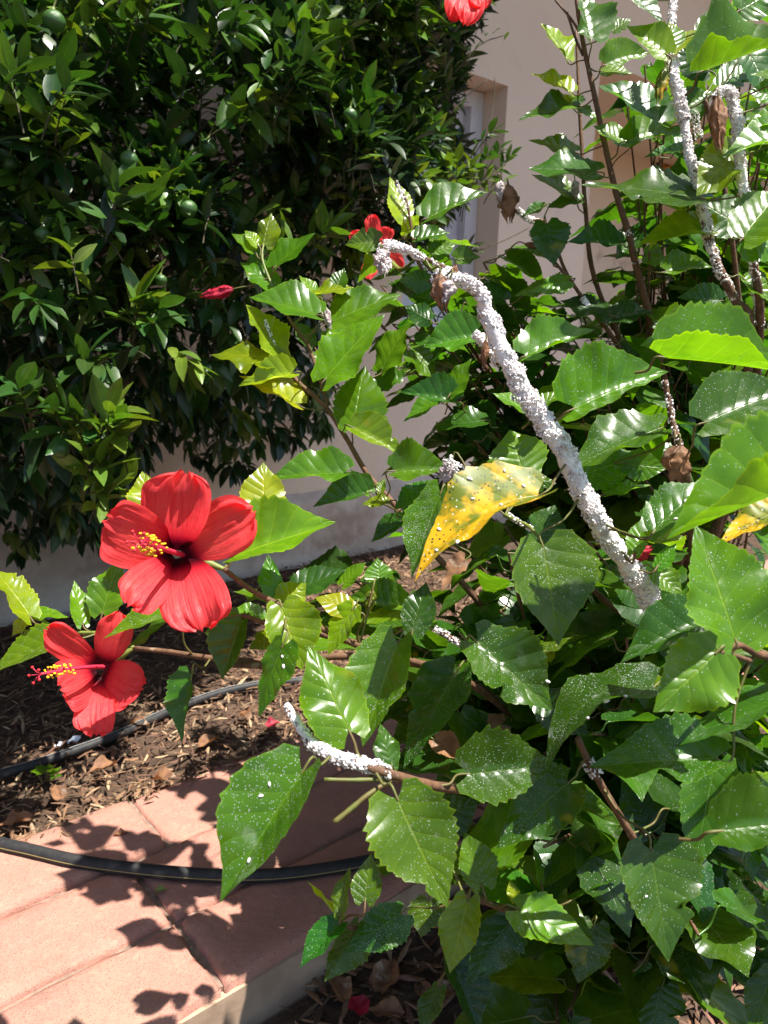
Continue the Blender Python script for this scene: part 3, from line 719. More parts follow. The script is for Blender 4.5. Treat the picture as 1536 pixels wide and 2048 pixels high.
# stems of the rear shrub
b9, w9 = branch(rear, [(1340, -60, 1.06), (1345, 0, 1.05), (1343, 60, 1.04), (1340, 108, 1.03), (1345, 150, 1.02), (1358, 195, 1.02), (1370, 240, 1.02), (1376, 300, 1.02), (1392, 355, 1.02), (1405, 420, 1.02), (1420, 490, 1.02), (1440, 540, 1.02), (1470, 600, 1.03), (1500, 660, 1.05), (1480, 900, 1.2)], .0026, .0062)
crust(b9, w9[1:3], .0052, .0050, .7, size=(.0008, .0019), seed=21); crust(b9, w9[3:7], .0086, .0082, .95, seed=22); crust(b9, w9[6:9], .0058, .0064, .85, size=(.0008, .0019), seed=23); crust(b9, w9[8:13], .0064, .0058, .85, size=(.0008, .0019), seed=24)
branch(rear, [np.array(P(1480, 900, 1.2)), np.array(P(1400, 1150, 1.5)), RR], .0064, .012)
b10, w10 = branch(rear, [(1430, 198, .98), (1442, 184, .98), (1460, 184, .98), (1472, 230, .98), (1478, 300, .98), (1487, 380, .98), (1498, 440, .98), (1508, 530, 1.0), (1520, 650, 1.05), (1500, 900, 1.25)], .0030, .006)
crust(b10, w10[:4], .0066, .0070, .9, seed=25); crust(b10, w10[3:7], .0070, .0062, .9, seed=26); crust(b10, w10[6:9], .0060, .0052, .8, size=(.0008, .0019), seed=27)
branch(rear, [np.array(P(1500, 900, 1.25)), np.array(P(1400, 1150, 1.5)), RR], .006, .012)
b11, w11 = branch(rear, [(1148, -40, 1.14), (1157, 30, 1.14), (1170, 105, 1.14), (1190, 195, 1.14), (1210, 290, 1.14), (1232, 385, 1.14), (1255, 460, 1.15), (1272, 530, 1.16), (1300, 640, 1.2), (1350, 850, 1.3)], .0026, .0062)
crust(b11, w11[6:8], .005, .0052, .25, size=(.0008, .0019), seed=28)
branch(rear, [np.array(P(1350, 850, 1.3)), np.array(P(1360, 1100, 1.55)), RR], .0062, .011)
branch(rear, [(1110, 0, 1.15), (1140, 35, 1.15), (1160, 65, 1.14)], .0014, .0022)
branch(rear, [(1134, 25, 1.15), (1152, 80, 1.15), (1166, 110, 1.14)], .0018, .0022)
branch(rear, [(1152, 60, 1.22), (1156, 150, 1.22), (1159, 215, 1.22), (1165, 320, 1.22), (1172, 430, 1.22), (1190, 560, 1.25), (1260, 720, 1.35), (1350, 900, 1.5)], .0019, .0046)
branch(rear, [np.array(P(1350, 900, 1.5)), RR], .005, .009)
branch(rear, [(1110, 525, 1.15), (1140, 560, 1.15), (1168, 600, 1.16), (1200, 640, 1.18), (1235, 690, 1.2), (1300, 800, 1.3)], .0022, .0042)
crust(rear, [P(1165, 595, 1.15), P(1170, 602, 1.15), P(1175, 612, 1.15)], .005, .004, .8, seed=29)
branch(rear, [np.array(P(1300, 800, 1.3)), np.array(P(1350, 1000, 1.5)), RR], .0044, .009)
branch(rear, [(790, 365, 1.30), (812, 400, 1.30), (822, 450, 1.30), (835, 520, 1.30), (880, 600, 1.30), (960, 720, 1.35), (1100, 900, 1.45), (1250, 1150, 1.6)], .0016, .0046)
crust(rear, [P(792, 362, 1.30), P(806, 395, 1.30), P(814, 420, 1.30)], .0034, .003, .6, size=(.0008, .0019), seed=30)
branch(rear, [np.array(P(1250, 1150, 1.6)), RR], .005, .008)
branch(rear, [(1030, 420, 1.3), (1062, 440, 1.3), (1095, 450, 1.28), (1130, 540, 1.25), (1168, 600, 1.2)], .0028, .0026)
crust(rear, [P(1035, 420, 1.3), P(1055, 435, 1.3), P(1080, 446, 1.3)], .0055, .005, .7, seed=31)
branch(rear, [(1410, 200, 1.06), (1425, 260, 1.08), (1440, 330, 1.1), (1460, 450, 1.12), (1490, 700, 1.2)], .0028, .004)
crust(rear, [P(1385, 220, 1.12), P(1392, 250, 1.12), P(1400, 275, 1.12)], .005, .005, .6, seed=32)

# ------------------------------------------------------------------ hand-placed leaves: base x y, tip x y, half widths left right, depth, tone, speck
NEAR = """
527 488 541 422 17 32 1.16 L .1
515 490 490 459 12 12 1.16 L 0
505 500 464 464 12 15 1.16 M .1
551 533 628 460 25 16 1.14 M 0
546 572 480 520 22 26 1.14 M 0
632 630 499 587 18 42 1.10 M .1
561 710 496 603 26 34 1.09 L .2
556 716 421 702 34 18 1.08 L 0
584 747 476 768 10 42 1.06 L 0
594 808 480 745 14 34 1.08 L 0
652 757 764 620 46 42 1.06 M .2
707 853 728 727 46 62 1.06 M 0
707 856 812 908 44 14 1.05 L 0
666 642 801 580 40 36 1.14 M .1
764 737 816 638 24 26 1.14 M 0
628 588 709 570 13 10 1.15 L 0
672 580 688 534 17 18 1.16 M 0
634 595 600 548 16 14 1.16 M 0
660 740 622 700 15 18 1.12 M 0
625 690 590 640 20 18 1.16 D 0
700 700 640 660 22 20 1.18 M 0
795 740 735 790 25 25 1.15 D 0
691 946 540 949 14 50 1.02 M .1
732 987 625 1010 8 42 1.02 D .1
738 985 702 938 16 20 1.04 M 0
774 1003 722 1007 11 14 1.00 L 0
760 985 768 955 9 9 1.02 L 0
790 943 905 933 52 18 .98 M .1
806 1017 868 955 26 22 .98 D .2
805 1042 742 1082 12 28 1.02 D 0
882 985 815 1150 22 46 .74 M 2.2
527 1012 527 922 46 42 .82 L .05
472 1110 671 1042 88 20 .74 L .05
551 1195 538 1105 32 18 .76 M 0
545 1207 468 1178 9 12 .78 M 0
562 1212 605 1338 66 46 .72 L .25
706 1218 652 1308 26 27 .73 L .2
706 1222 630 1192 24 22 .74 L .2
562 1206 612 1165 28 34 .75 L .1
804 1218 697 1190 10 46 .84 M .15
806 1222 700 1240 22 10 .82 M .15
590 1182 690 1135 30 26 .92 X 0
685 1168 730 1122 14 17 .92 M 0
760 1162 755 1115 30 26 .94 M .1
825 1262 852 1162 30 37 .78 D .5
530 1242 450 1215 9 20 .80 M .6
953 1283 1108 1418 78 56 .68 D .5
699 1463 618 1288 72 58 .60 M .2
566 1290 511 1430 42 22 .66 M .15
796 1284 722 1490 44 76 .69 M .6
913 1345 800 1532 46 58 .72 D .8
783 1532 762 1445 28 22 .64 D .2
606 1543 436 1802 42 102 .55 M .8
794 1596 896 1815 88 86 .56 M .5
963 1770 930 1664 34 46 .68 M .3
730 1800 742 1705 30 30 .72 M .5
682 1828 697 1733 19 13 .74 M .4
676 1838 617 1757 5 7 .76 L .1
679 1848 597 1932 20 32 .75 D .4
802 1828 690 1905 46 38 .76 D .9
717 1852 646 1962 46 22 .77 D .7
858 1800 842 1876 36 36 .78 M .4
936 1800 898 1946 38 42 .70 L .1
1018 1846 932 1972 56 48 .78 D .5
905 1925 962 2065 52 22 .86 X .3
876 1975 838 2065 27 22 .88 D .5
1037 1819 1192 1888 46 46 .72 M .5
1031 1802 1020 1760 13 11 .74 L .2
1188 1850 1158 1968 48 50 .80 D .5
1136 1566 993 1694 62 62 .64 D .6
935 1548 1118 1528 84 62 .63 D .6
1308 1374 1083 1536 48 50 .63 D 1.0
1434 1518 1181 1524 40 78 .60 D .5
1570 1400 1328 1482 32 34 .62 D .3
1441 1662 1610 1640 108 46 .47 D .1
1430 1530 1385 1750 62 54 .72 D .2
1300 1662 1245 1550 46 48 .80 X .2
1301 1698 1342 1925 88 66 .61 D .4
1322 1973 1300 2085 56 42 .84 D .3
1290 1930 1274 1994 20 21 .86 M .3
1402 1898 1342 1926 14 26 .92 D 0
1425 1805 1572 1912 46 32 .86 D .1
1545 1945 1500 2065 40 42 .80 D .2
1081 1762 1070 1694 9 9 .76 M .5
1150 1796 1236 1748 8 6 .74 M .7
1471 1282 1397 1046 68 104 .55 M .25
1434 1304 1310 1422 84 68 .50 M .1
1412 1240 1241 1318 22 68 .68 D .3
1086 1090 1121 1288 96 70 .72 M .5
1149 817 1340 727 106 26 .72 M .25
1047 948 1020 857 66 62 .86 M .1
1056 957 1114 964 10 27 .88 D .1
1331 716 1575 732 116 -48 .62 M .25
1411 845 1590 765 74 46 .74 D .3
1650 955 1332 1061 -24 124 .48 M .15
1308 1062 1422 952 52 34 .68 D .6
1052 712 1190 652 56 10 .95 M .2
1048 818 987 783 12 16 .86 M .1
1075 816 1130 780 14 13 .86 M .1
1318 858 1128 932 26 56 .86 D .5
1165 950 1295 902 42 46 .88 M .5
1250 927 1335 937 32 32 .88 M .5
1215 988 1302 965 12 9 .86 M .2
1270 1106 1292 1030 26 21 .72 M .6
1296 1074 1372 1072 20 16 .70 L .1
1315 1132 1352 1084 13 21 .74 M .3
1308 1140 1368 1192 26 22 .76 M .3
1080 1085 1112 1008 42 42 .90 X .1
1240 1150 1292 1222 36 32 .88 D .1
1090 1302 1176 1264 16 9 .84 M .4
1104 1304 1084 1332 11 9 .84 L .3
300 1032 283 940 36 38 .84 L .1
205 1226 236 1114 36 40 .86 M .1
166 1246 150 1158 22 20 .86 L .1
56 1226 140 1230 11 13 .86 L .3
60 1232 -12 1128 26 32 .84 L .5
116 1278 -24 1342 18 36 .82 M .2
56 1236 22 1272 13 15 .85 L .3
338 1230 204 1270 9 26 .78 M .4
342 1236 246 1296 12 8 .80 D .1
485 1236 441 1357 22 50 .78 M .05
546 1266 497 1298 20 17 .80 L .1
384 1350 358 1486 8 44 .78 D .1
1230 1405 1290 1340 40 40 .9 X .2
1080 1400 1180 1470 45 40 .85 X .3
870 1650 960 1600 40 40 .8 X .2
"""
REAR = """
855 436 975 376 46 13 1.22 M .2
808 437 782 349 25 22 1.30 L .5
812 470 838 422 14 11 1.30 L .1
758 482 690 487 22 30 1.32 M .1
765 510 713 562 13 15 1.32 L 0
832 478 902 462 23 11 1.28 M .1
863 508 912 485 20 20 1.28 M .1
910 518 961 512 25 15 1.28 M .2
856 562 798 560 26 22 1.28 M 0
870 600 820 590 20 25 1.30 M 0
910 803 800 780 10 46 1.12 D .1
900 788 940 713 20 23 1.12 M .1
870 802 806 840 14 18 1.15 M .1
965 842 868 852 14 22 1.12 D .1
860 640 810 610 24 22 1.22 D .1
820 700 880 760 22 22 1.25 M .1
1093 447 1110 528 40 38 1.16 D .3
1092 516 1019 486 5 11 1.18 M .1
1137 560 1062 578 26 12 1.12 M .2
1097 566 1028 588 20 8 1.14 M .2
1236 488 1136 480 6 40 1.14 D .2
1217 630 1122 596 23 22 1.14 X 0
1221 640 1308 620 30 14 1.14 X .1
1440 602 1355 592 16 33 1.10 D .2
1181 78 1163 -22 18 56 1.12 D .1
1226 61 1264 34 13 16 1.14 M .1
1134 118 1084 40 9 23 1.18 L .05
1141 184 1064 142 9 24 1.18 L .05
1158 213 1036 233 10 27 1.16 D .1
1160 220 1196 232 11 9 1.18 M .1
1213 130 1302 101 44 12 1.12 M .1
1205 142 1268 143 9 13 1.14 L .1
1321 246 1201 162 12 46 1.06 D .2
1254 283 1360 254 40 14 1.10 M .05
1250 284 1188 248 16 22 1.12 M .1
1372 298 1288 310 7 19 1.06 D .2
1148 304 1058 275 13 19 1.18 M .1
1192 344 1056 330 24 28 1.12 D .1
1140 392 1065 344 10 19 1.20 M .1
1398 396 1166 355 30 22 1.00 D .2
1160 401 1094 411 11 16 1.20 D .1
1088 412 1042 432 8 12 1.25 D .1
1331 108 1256 47 22 42 1.00 L .1
1340 101 1345 33 18 26 1.02 M .1
1351 101 1405 50 10 12 1.02 L .1
1254 -14 1328 40 32 12 1.02 D .1
1409 142 1590 66 92 -32 .86 M .1
1402 62 1474 18 27 26 1.06 D .1
1420 142 1354 88 42 42 1.10 X .1
1440 172 1514 128 27 27 1.06 D .1
1370 216 1428 178 30 24 1.08 D .1
1562 150 1500 146 9 9 .95 M .1
1556 192 1498 180 22 27 .98 M .1
1565 242 1484 259 7 27 .94 M .1
1572 272 1446 306 7 42 .92 M .1
1472 300 1394 386 42 46 1.00 L .1
1487 474 1568 368 52 42 .90 M .2
1487 479 1575 502 17 40 .90 M .2
1421 463 1276 481 7 48 1.02 L .1
1417 466 1384 444 12 15 1.02 L .1
1312 470 1298 500 7 7 1.06 L .1
1482 452 1398 400 46 42 1.06 D .1
1290 512 1335 520 25 18 1.14 M .1
1333 543 1427 529 34 8 1.10 M .1
1340 511 1351 486 13 16 1.14 M .1
1490 560 1545 602 22 12 1.02 M .1
1450 611 1488 600 16 16 1.04 M .1
1325 682 1280 690 13 13 1.06 M .1
1400 660 1300 650 25 35 1.15 D .1
1240 710 1320 700 30 22 1.2 D .1
1480 20 1545 -20 40 40 1.0 D .1
1500 110 1545 200 35 35 1.05 D .1
1010 600 960 560 22 20 1.2 D .1
980 660 1060 620 25 22 1.25 D .1
1020 760 1090 720 25 25 1.25 D .1
"""
OPT = {  # individual shapes
    (606, 1543): dict(droop=.04, cup=.08), (1149, 817): dict(vein=.016, droop=.10), (1047, 948): dict(vein=.014),
    (1308, 1374): dict(bend=-56, tooth=.1), (472, 1110): dict(droop=.02, cup=.05), (1650, 955): dict(cup=.2),
}
HERO = {}
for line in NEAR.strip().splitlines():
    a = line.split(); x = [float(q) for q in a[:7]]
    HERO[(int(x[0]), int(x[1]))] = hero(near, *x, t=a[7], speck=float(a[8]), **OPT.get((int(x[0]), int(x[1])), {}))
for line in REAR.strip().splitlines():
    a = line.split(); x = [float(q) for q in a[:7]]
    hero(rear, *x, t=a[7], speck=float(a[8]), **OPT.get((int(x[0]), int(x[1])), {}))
# the yellowing leaf on the crusted stem and two leaves with yellow parts
yl = hero(near, 1077, 992, 826, 1154, 34, 84, .66, 'M', 0, mat=M['yellow'], bend=-34, droop=.04, cup=.10, tooth=.10)
yl['label'] = 'yellow leaf with green and black blotches and white bugs'
hero(near, 1560, 1020, 1438, 1078, 22, 34, .62, 'M', 0, mat=M['yellow'])['label'] = 'yellow leaf tucked behind a bright green one'
hero(rear, 951, 672, 847, 690, 20, 52, 1.06, 'M', .1)
# bug bodies on leaves
def bugs(leaf, pts, size, seed):
    r = np.random.default_rng(seed); me = leaf.data; co = np.empty(len(me.vertices) * 3); me.vertices.foreach_get('co', co); nv_ = co.reshape(-1, 3) + ORG[leaf.name]
    no = np.empty(len(me.vertices) * 3); me.vertices.foreach_get('normal', no); no = no.reshape(-1, 3)
    q = nv_ - CAM; zz = q @ fwd; X = 768 + F * (q @ rt) / zz; Y = 1024 - F * (q @ up) / zz
    C, ax = [], []
    for x, y in pts:
        k = int(((X - x) ** 2 + (Y - y) ** 2).argmin()); n_ = nrm(no[k])
        if n_ @ (CAM - nv_[k]) < 0: n_ = -n_
        e1 = nrm(np.cross(n_, r.normal(0, 1, 3))); e2 = np.cross(n_, e1); s_ = size * r.uniform(.7, 1.3)
        C.append(nv_[k] + n_ * s_ * .3); ax.append(np.stack([e1 * s_ * 1.5, e2 * s_ * .8, n_ * s_ * .7], -1))
    C = np.array(C); V, Fc = blobs(C - C[0], np.array(ax))
    o = link('mealybug_crust', mesh('mealybug_crust', V, Fc, M['wax']), leaf, C[0]); o['kind'] = 'stuff'
bugs(yl, [(935, 958), (1008, 940), (880, 1057), (1050, 975), (950, 1000), (915, 1085), (1000, 1010), (870, 1100)], .0017, 1)
bugs(HERO[(606, 1543)], [(515, 1583), (545, 1570), (500, 1718)], .0019, 2)
for key, pts in {(953, 1283): [(1095, 1365), (1000, 1330)], (566, 1290): [(568, 1313), (567, 1333)], (1308, 1062): [(1350, 1035), (1370, 1000)], (1308, 1374): [(1180, 1440), (1220, 1420), (1250, 1400)], (1301, 1698): [(1297, 1790)]}.items():
    bugs(HERO[key], pts, .0016, int(key[0]))

# ------------------------------------------------------------------ filler stems: leafy side shoots further back in both shrubs
POOL = {}
def grow(sh, rootp, targets, nleaf, size, seed, tones='MDDX', speck=.2, reach=.5):
    r = np.random.default_rng(seed); pool = POOL.setdefault(sh.name, [])
    for tg_ in targets:
        mid = rootp * .5 + tg_ * .5 + np.array([r.normal(0, .06), r.normal(0, .05), r.uniform(.02, .10)])
        st = rootp + np.array([r.normal(0, .03), r.normal(0, .03), -.01])
        path = smooth_path([st, mid, tg_], 8)
        tube('branch', path, np.linspace(.0050, .0016, len(path)), M['bark'], sh, k=6)
        BR.setdefault(sh.name, []).append(path)
        Lt = len(path) - 1; n = nleaf
        for i in range(n):
            f = 1 - (i / n) * reach; j = f * Lt; i0 = int(j); p = path[i0] + (path[min(i0 + 1, Lt)] - path[i0]) * (j - i0)
            th = i * 2.4 + r.uniform(0, 1); out = np.array([math.cos(th), math.sin(th), r.uniform(.0, .6)]); out = nrm(out)
            B = p + out * r.uniform(.022, .045); L = size * r.uniform(.55, 1.2)
            ax = nrm(out * np.array([1, 1, 0]) + np.array([0, 0, r.uniform(-.75, .15)]))
            sd = nrm(np.cross(ax, [0, 0, 1.0]) + np.array([0, 0, r.normal(0, .25)])); w = L * r.uniform(.31, .43); lift = np.array([0, 0, w * r.uniform(-.05, .35)])
            V, Fc, UV, _ = blade(ax * L, sd * w + lift, -sd * w + lift, int(r.integers(1e6)), nu=26, nv=3, droop=r.uniform(.03, .28), teeth=int(r.integers(9, 14)), wave=r.uniform(.02, .07), tooth=r.uniform(.09, .2))
            pv, pf, pu = petiole_data(B, ax, sh, p); m = len(V)
            x, y, z = proj(B + ax * L * .5); vis = -30 < x < 1566 and -30 < y < 2078
            pool.append((B, np.vstack([V, pv]), np.vstack([Fc, np.array(pf) + m]), np.vstack([UV, pu * 0 + .5]), m, len(Fc), tone(tones[r.integers(len(tones))]), speck * r.uniform(0, 1.5), L / z if vis else 0))
def settle(sh, rootp, room):
    """the leaves that show largest become leaves of their own, the rest one mass"""
    pool = sorted(POOL[sh.name], key=lambda q: -q[8])
    for (B, V, Fc, UV, m, nf, c, sp_, sc_) in pool[:room]:
        mi = np.zeros(len(Fc), int); mi[nf:] = 1
        o = link('leaf', mesh('leaf', V, Fc, [M['leaf'], M['petiole']], uv=UV, mi=mi), sh, B); o.color = (*c, sp_)
    VV, FF, UU, CC, off = [], [], [], [], 0
    for (B, V, Fc, UV, m, nf, c, sp_, sc_) in pool[room:]:
        VV.append(V + B - rootp); FF.append(Fc + off); UU.append(UV); CC.append(np.tile(c, (len(V), 1))); off += len(V)
    o = link('foliage', mesh('foliage', np.vstack(VV), np.vstack(FF), M['leafmass'], uv=np.vstack(UU), col=np.vstack(CC)), sh, rootp); o['kind'] = 'stuff'
rg = np.random.default_rng(21)
def tg(xs, ys, ds): return P(rg.uniform(*xs), rg.uniform(*ys), rg.uniform(*ds))
TN = [tg((820, 1000), (1260, 1480), (.95, 1.15)) for _ in range(3)] + [tg((1000, 1250), (1050, 1400), (.98, 1.2)) for _ in range(4)] + [tg((1200, 1520), (1250, 1650), (.85, 1.1)) for _ in range(5)] + \
     [tg((1150, 1500), (1650, 1900), (.85, 1.1)) for _ in range(4)] + [tg((900, 1100), (1600, 1800), (.9, 1.1)) for _ in range(2)] + [tg((700, 900), (1180, 1300), (1.0, 1.15)) for _ in range(2)]
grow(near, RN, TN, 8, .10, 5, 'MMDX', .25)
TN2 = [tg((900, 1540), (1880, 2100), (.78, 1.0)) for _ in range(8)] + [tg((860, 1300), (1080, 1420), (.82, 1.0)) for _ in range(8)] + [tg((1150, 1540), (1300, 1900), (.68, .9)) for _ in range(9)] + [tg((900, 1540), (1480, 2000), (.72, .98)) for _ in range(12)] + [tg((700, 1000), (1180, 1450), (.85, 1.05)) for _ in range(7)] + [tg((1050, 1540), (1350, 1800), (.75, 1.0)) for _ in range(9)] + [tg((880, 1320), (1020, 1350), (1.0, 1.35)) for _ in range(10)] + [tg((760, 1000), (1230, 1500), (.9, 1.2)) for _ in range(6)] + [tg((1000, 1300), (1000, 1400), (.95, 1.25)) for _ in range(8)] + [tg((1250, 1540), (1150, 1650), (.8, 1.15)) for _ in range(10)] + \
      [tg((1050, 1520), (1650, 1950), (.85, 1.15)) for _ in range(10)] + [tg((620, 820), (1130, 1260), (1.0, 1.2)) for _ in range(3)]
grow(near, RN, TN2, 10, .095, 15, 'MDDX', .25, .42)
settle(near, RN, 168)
TR = [tg((880, 1100), (600, 950), (1.3, 1.6)) for _ in range(4)] + [tg((1100, 1300), (620, 950), (1.2, 1.6)) for _ in range(5)] + [tg((1280, 1540), (480, 900), (1.15, 1.6)) for _ in range(6)] + \
     [tg((1420, 1560), (-20, 450), (1.2, 1.6)) for _ in range(4)] + [tg((800, 950), (900, 1150), (1.3, 1.6)) for _ in range(2)] + [tg((640, 800), (560, 700), (1.35, 1.5)) for _ in range(2)]
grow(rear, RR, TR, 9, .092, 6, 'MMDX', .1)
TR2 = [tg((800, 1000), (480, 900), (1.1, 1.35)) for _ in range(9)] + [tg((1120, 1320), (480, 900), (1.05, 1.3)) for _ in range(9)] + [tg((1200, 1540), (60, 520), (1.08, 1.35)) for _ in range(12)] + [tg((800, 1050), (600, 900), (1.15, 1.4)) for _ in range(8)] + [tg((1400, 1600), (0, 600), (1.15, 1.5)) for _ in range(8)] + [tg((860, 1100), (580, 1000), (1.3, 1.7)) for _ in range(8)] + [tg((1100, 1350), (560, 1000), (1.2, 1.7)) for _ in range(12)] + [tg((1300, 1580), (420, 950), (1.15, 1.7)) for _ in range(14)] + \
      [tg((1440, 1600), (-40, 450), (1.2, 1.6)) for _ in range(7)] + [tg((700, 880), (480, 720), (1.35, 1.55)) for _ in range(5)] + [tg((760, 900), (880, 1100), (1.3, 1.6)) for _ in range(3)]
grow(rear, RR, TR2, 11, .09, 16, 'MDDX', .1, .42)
settle(rear, RR, 218)

# ------------------------------------------------------------------ flowers
def petal_prof(u):
    rise = .30 + .70 * np.sin(np.clip(u / .62, 0, 1) * 1.5708) ** .95
    end = np.clip(1 - (np.clip(u - .66, 0, 1) / .352) ** 3.4, 0, 1) ** .5
    return rise * np.where(u > .66, end, 1)
def petal(fl, spec, dep, seed):
    bx, by, tx, ty, wl, wr, d0, d1, bow = spec
    B = P(bx, by, dep + d0); T = P(tx, ty, dep + d1); A = T - B; Lp = math.hypot(tx - bx, ty - by); ux, uy = (tx - bx) / Lp, (ty - by) / Lp
    lw = rt * uy + up * ux; sc_ = dep / F
    r = np.random.default_rng(seed); nu, nv = 34, 14
    u = np.linspace(0, 1, nu + 1); v = np.linspace(-1, 1, 2 * nv + 1); U, Vv = np.meshgrid(u, v, indexing='ij'); aV = np.abs(Vv)
    hw = 1.24 * petal_prof(U) * (1 + .05 * np.sin(Vv * 9 + seed) * U)
    wv = np.where(Vv < 0, wl, wr) * sc_
    # rounded crown of the petal with ruffled rim
    along = U * (1 - .05 * aV ** 2 * U) + .024 * np.sin(Vv * 10 + seed) * U ** 4 + .018 * np.sin(Vv * 23 + 2 * seed) * U ** 4
    pos = along[..., None] * A + (lw * 1.0) * (np.where(Vv < 0, 1, -1) * aV * hw * wv)[..., None]
    L = np.linalg.norm(A); toward = -fwd
    z = bow * L * 4 * U * (1 - U) + L * (.10 * aV ** 2 * (U ** .8) * hw - .17 * np.clip(U - .72, 0, 1) ** 1.5 * 3)
    z = z + L * U ** 2 * (.055 * np.sin(Vv * 5.5 + seed * 1.7 + U * 2) * aV + .055 * np.sin(Vv * 9 + seed + U) * (.35 + aV) * U ** 3 + .02 * np.sin(U * 17 + Vv * 6) * aV ** 2 + .016 * np.sin(Vv * 21 + U * 3 + seed))
    pos = pos + z[..., None] * toward
    c = 2 * nv + 1; idx = np.arange((nu + 1) * c).reshape(nu + 1, c)
    Fc = np.stack([idx[:-1, :-1], idx[:-1, 1:], idx[1:, 1:], idx[1:, :-1]], -1).reshape(-1, 4)
    return link('petal', mesh('petal', pos.reshape(-1, 3), Fc, M['petal'], uv=np.stack([U, Vv * .5 + .5], -1).reshape(-1, 2)), fl, B)
def stamen(fl, path, dep_n, r, spread, seed):
    p = smooth_path(path, 8); tube('style', p, np.linspace(.0026, .0012, len(p)), M['style'], fl, k=8)
    rr = np.random.default_rng(seed); C = []; n = len(p)
    V0, F0, off = [], [], 0
    T = nrm(p[-1] - p[-6]); a = nrm(np.cross(T, [0.2, .1, 1])); b = np.cross(T, a)
    for i in range(dep_n):
        f = rr.uniform(.66, .97); q = p[int(f * (n - 1))]; th = rr.uniform(0, 6.28); o = nrm(a * math.cos(th) + b * math.sin(th) + T * rr.uniform(-.1, .5))
        e = q + o * spread * rr.uniform(.55, 1.0); C.append(e)
        tv, tf, _ = tube_data(np.array([q, (q + e) / 2 + T * .0006, e]), .0003, 4, cap=False); V0.append(tv); F0 += [[k + off for k in f_] for f_ in tf]; off += len(tv)
    o0 = p[0]
    link('filament', mesh('filament', np.vstack(V0) - o0, F0, M['style']), fl, o0)['kind'] = 'stuff'
    C = np.array(C); S = rr.uniform(.8, 1.25, len(C)) * r
    V, Fc = blobs(C - o0, np.einsum('n,ij->nij', S, np.diag([1.25, 1.0, .9])))
    link('anthers', mesh('anthers', V, Fc, M['anther']), fl, o0)['kind'] = 'stuff'
    for k in range(5):
        th = k * 1.2566 + .4; e = p[-1] + T * .007 + (a * math.cos(th) + b * math.sin(th)) * .0075
        tube('stigma_branch', [p[-1], p[-1] + T * .004 + (a * math.cos(th) + b * math.sin(th)) * .0025, e], .00045, M['style'], fl, k=5)
        V, Fc = blobs(np.zeros((1, 3)), np.eye(3)[None] * .0016); link('stigma', mesh('stigma', V, Fc, M['stigma']), fl, e)
def flower(sh, cx, cy, dep, petals, sty=None, calyx=None, label=None, seed=1, throat=.035, nst=60, spread=.008):
    c = P(cx, cy, dep); fl = link('flower', None, sh, c)
    for i, s_ in enumerate(petals): petal(fl, s_, dep, seed * 10 + i)
    if sty: stamen(fl, [P(*q) for q in sty], nst, .0012, spread, seed)
    if calyx is not None:
        q = [P(*k) for k in calyx]; pth = smooth_path(q, 5)
        tube('calyx', pth, np.interp(np.linspace(0, 1, len(pth)), [0, .25, .5, 1], [.004, .0075, .006, .0018]), M['greenstem'], fl, k=10)
    if label: fl['label'] = label
    return fl
flower(near, 356, 1106, .68, [
    (352, 1100, 370, 944, 58, 52, .035, -.012, .06), (362, 1102, 505, 1022, 46, 50, .035, .010, .05), (366, 1114, 402, 1262, 66, 50, .035, -.022, .10),
    (350, 1116, 252, 1212, 42, 36, .035, -.030, .06), (348, 1104, 208, 1040, 56, 50, .035, -.030, .04)],
    [(372, 1112, .725), (340, 1102, .67), (312, 1093, .622), (280, 1083, .585)], [(372, 1114, .745), (394, 1119, .745), (415, 1126, .74), (452, 1140, .74)],
    'large open red flower facing out with a yellow stamen column', 3, nst=48, spread=.0085)
flower(near, 200, 1338, .78, [
    (196, 1332, 90, 1258, 24, 29, .03, -.005, .03), (202, 1328, 236, 1226, 23, 38, .03, .02, .04), (206, 1342, 282, 1380, 42, 46, .03, .005, .10),
    (200, 1350, 186, 1474, 36, 30, .03, -.02, .05), (194, 1344, 118, 1376, 44, 40, .03, -.02, .05)],
    [(212, 1334, .82), (180, 1334, .775), (140, 1338, .745), (82, 1348, .715)], [(210, 1336, .845), (228, 1324, .845), (245, 1310, .84), (268, 1296, .84)],
    'lower red flower in profile with a long style pointing sideways', 5, nst=40, spread=.0062)
flower(rear, 762, 500, 1.40, [
    (752, 500, 742, 428, 13, 13, .03, 0, .05), (748, 502, 700, 466, 12, 12, .03, 0, .05), (758, 508, 806, 534, 14, 14, .03, -.01, .05), (750, 512, 734, 556, 13, 13, .03, -.01, .05), (756, 500, 780, 455, 12, 12, .03, 0, .05)],
    None, [(764, 502, 1.42), (775, 515, 1.42), (800, 540, 1.38), (830, 520, 1.31)], 'red flower half hidden by green leaves', 7)
flower(rear, 945, -25, 1.42, [
    (945, -25, 903, 38, 18, 22, .02, -.02, .05), (947, -22, 932, 44, 24, 22, .02, -.03, .06), (950, -28, 968, 14, 20, 20, .02, -.02, .05), (945, -28, 905, -20, 22, 20, .02, 0, .05)],
    None, [(946, -26, 1.44), (985, -45, 1.42), (1060, -50, 1.3), (1148, -40, 1.15)], 'red flower hanging over the edge of the citrus foliage', 8)
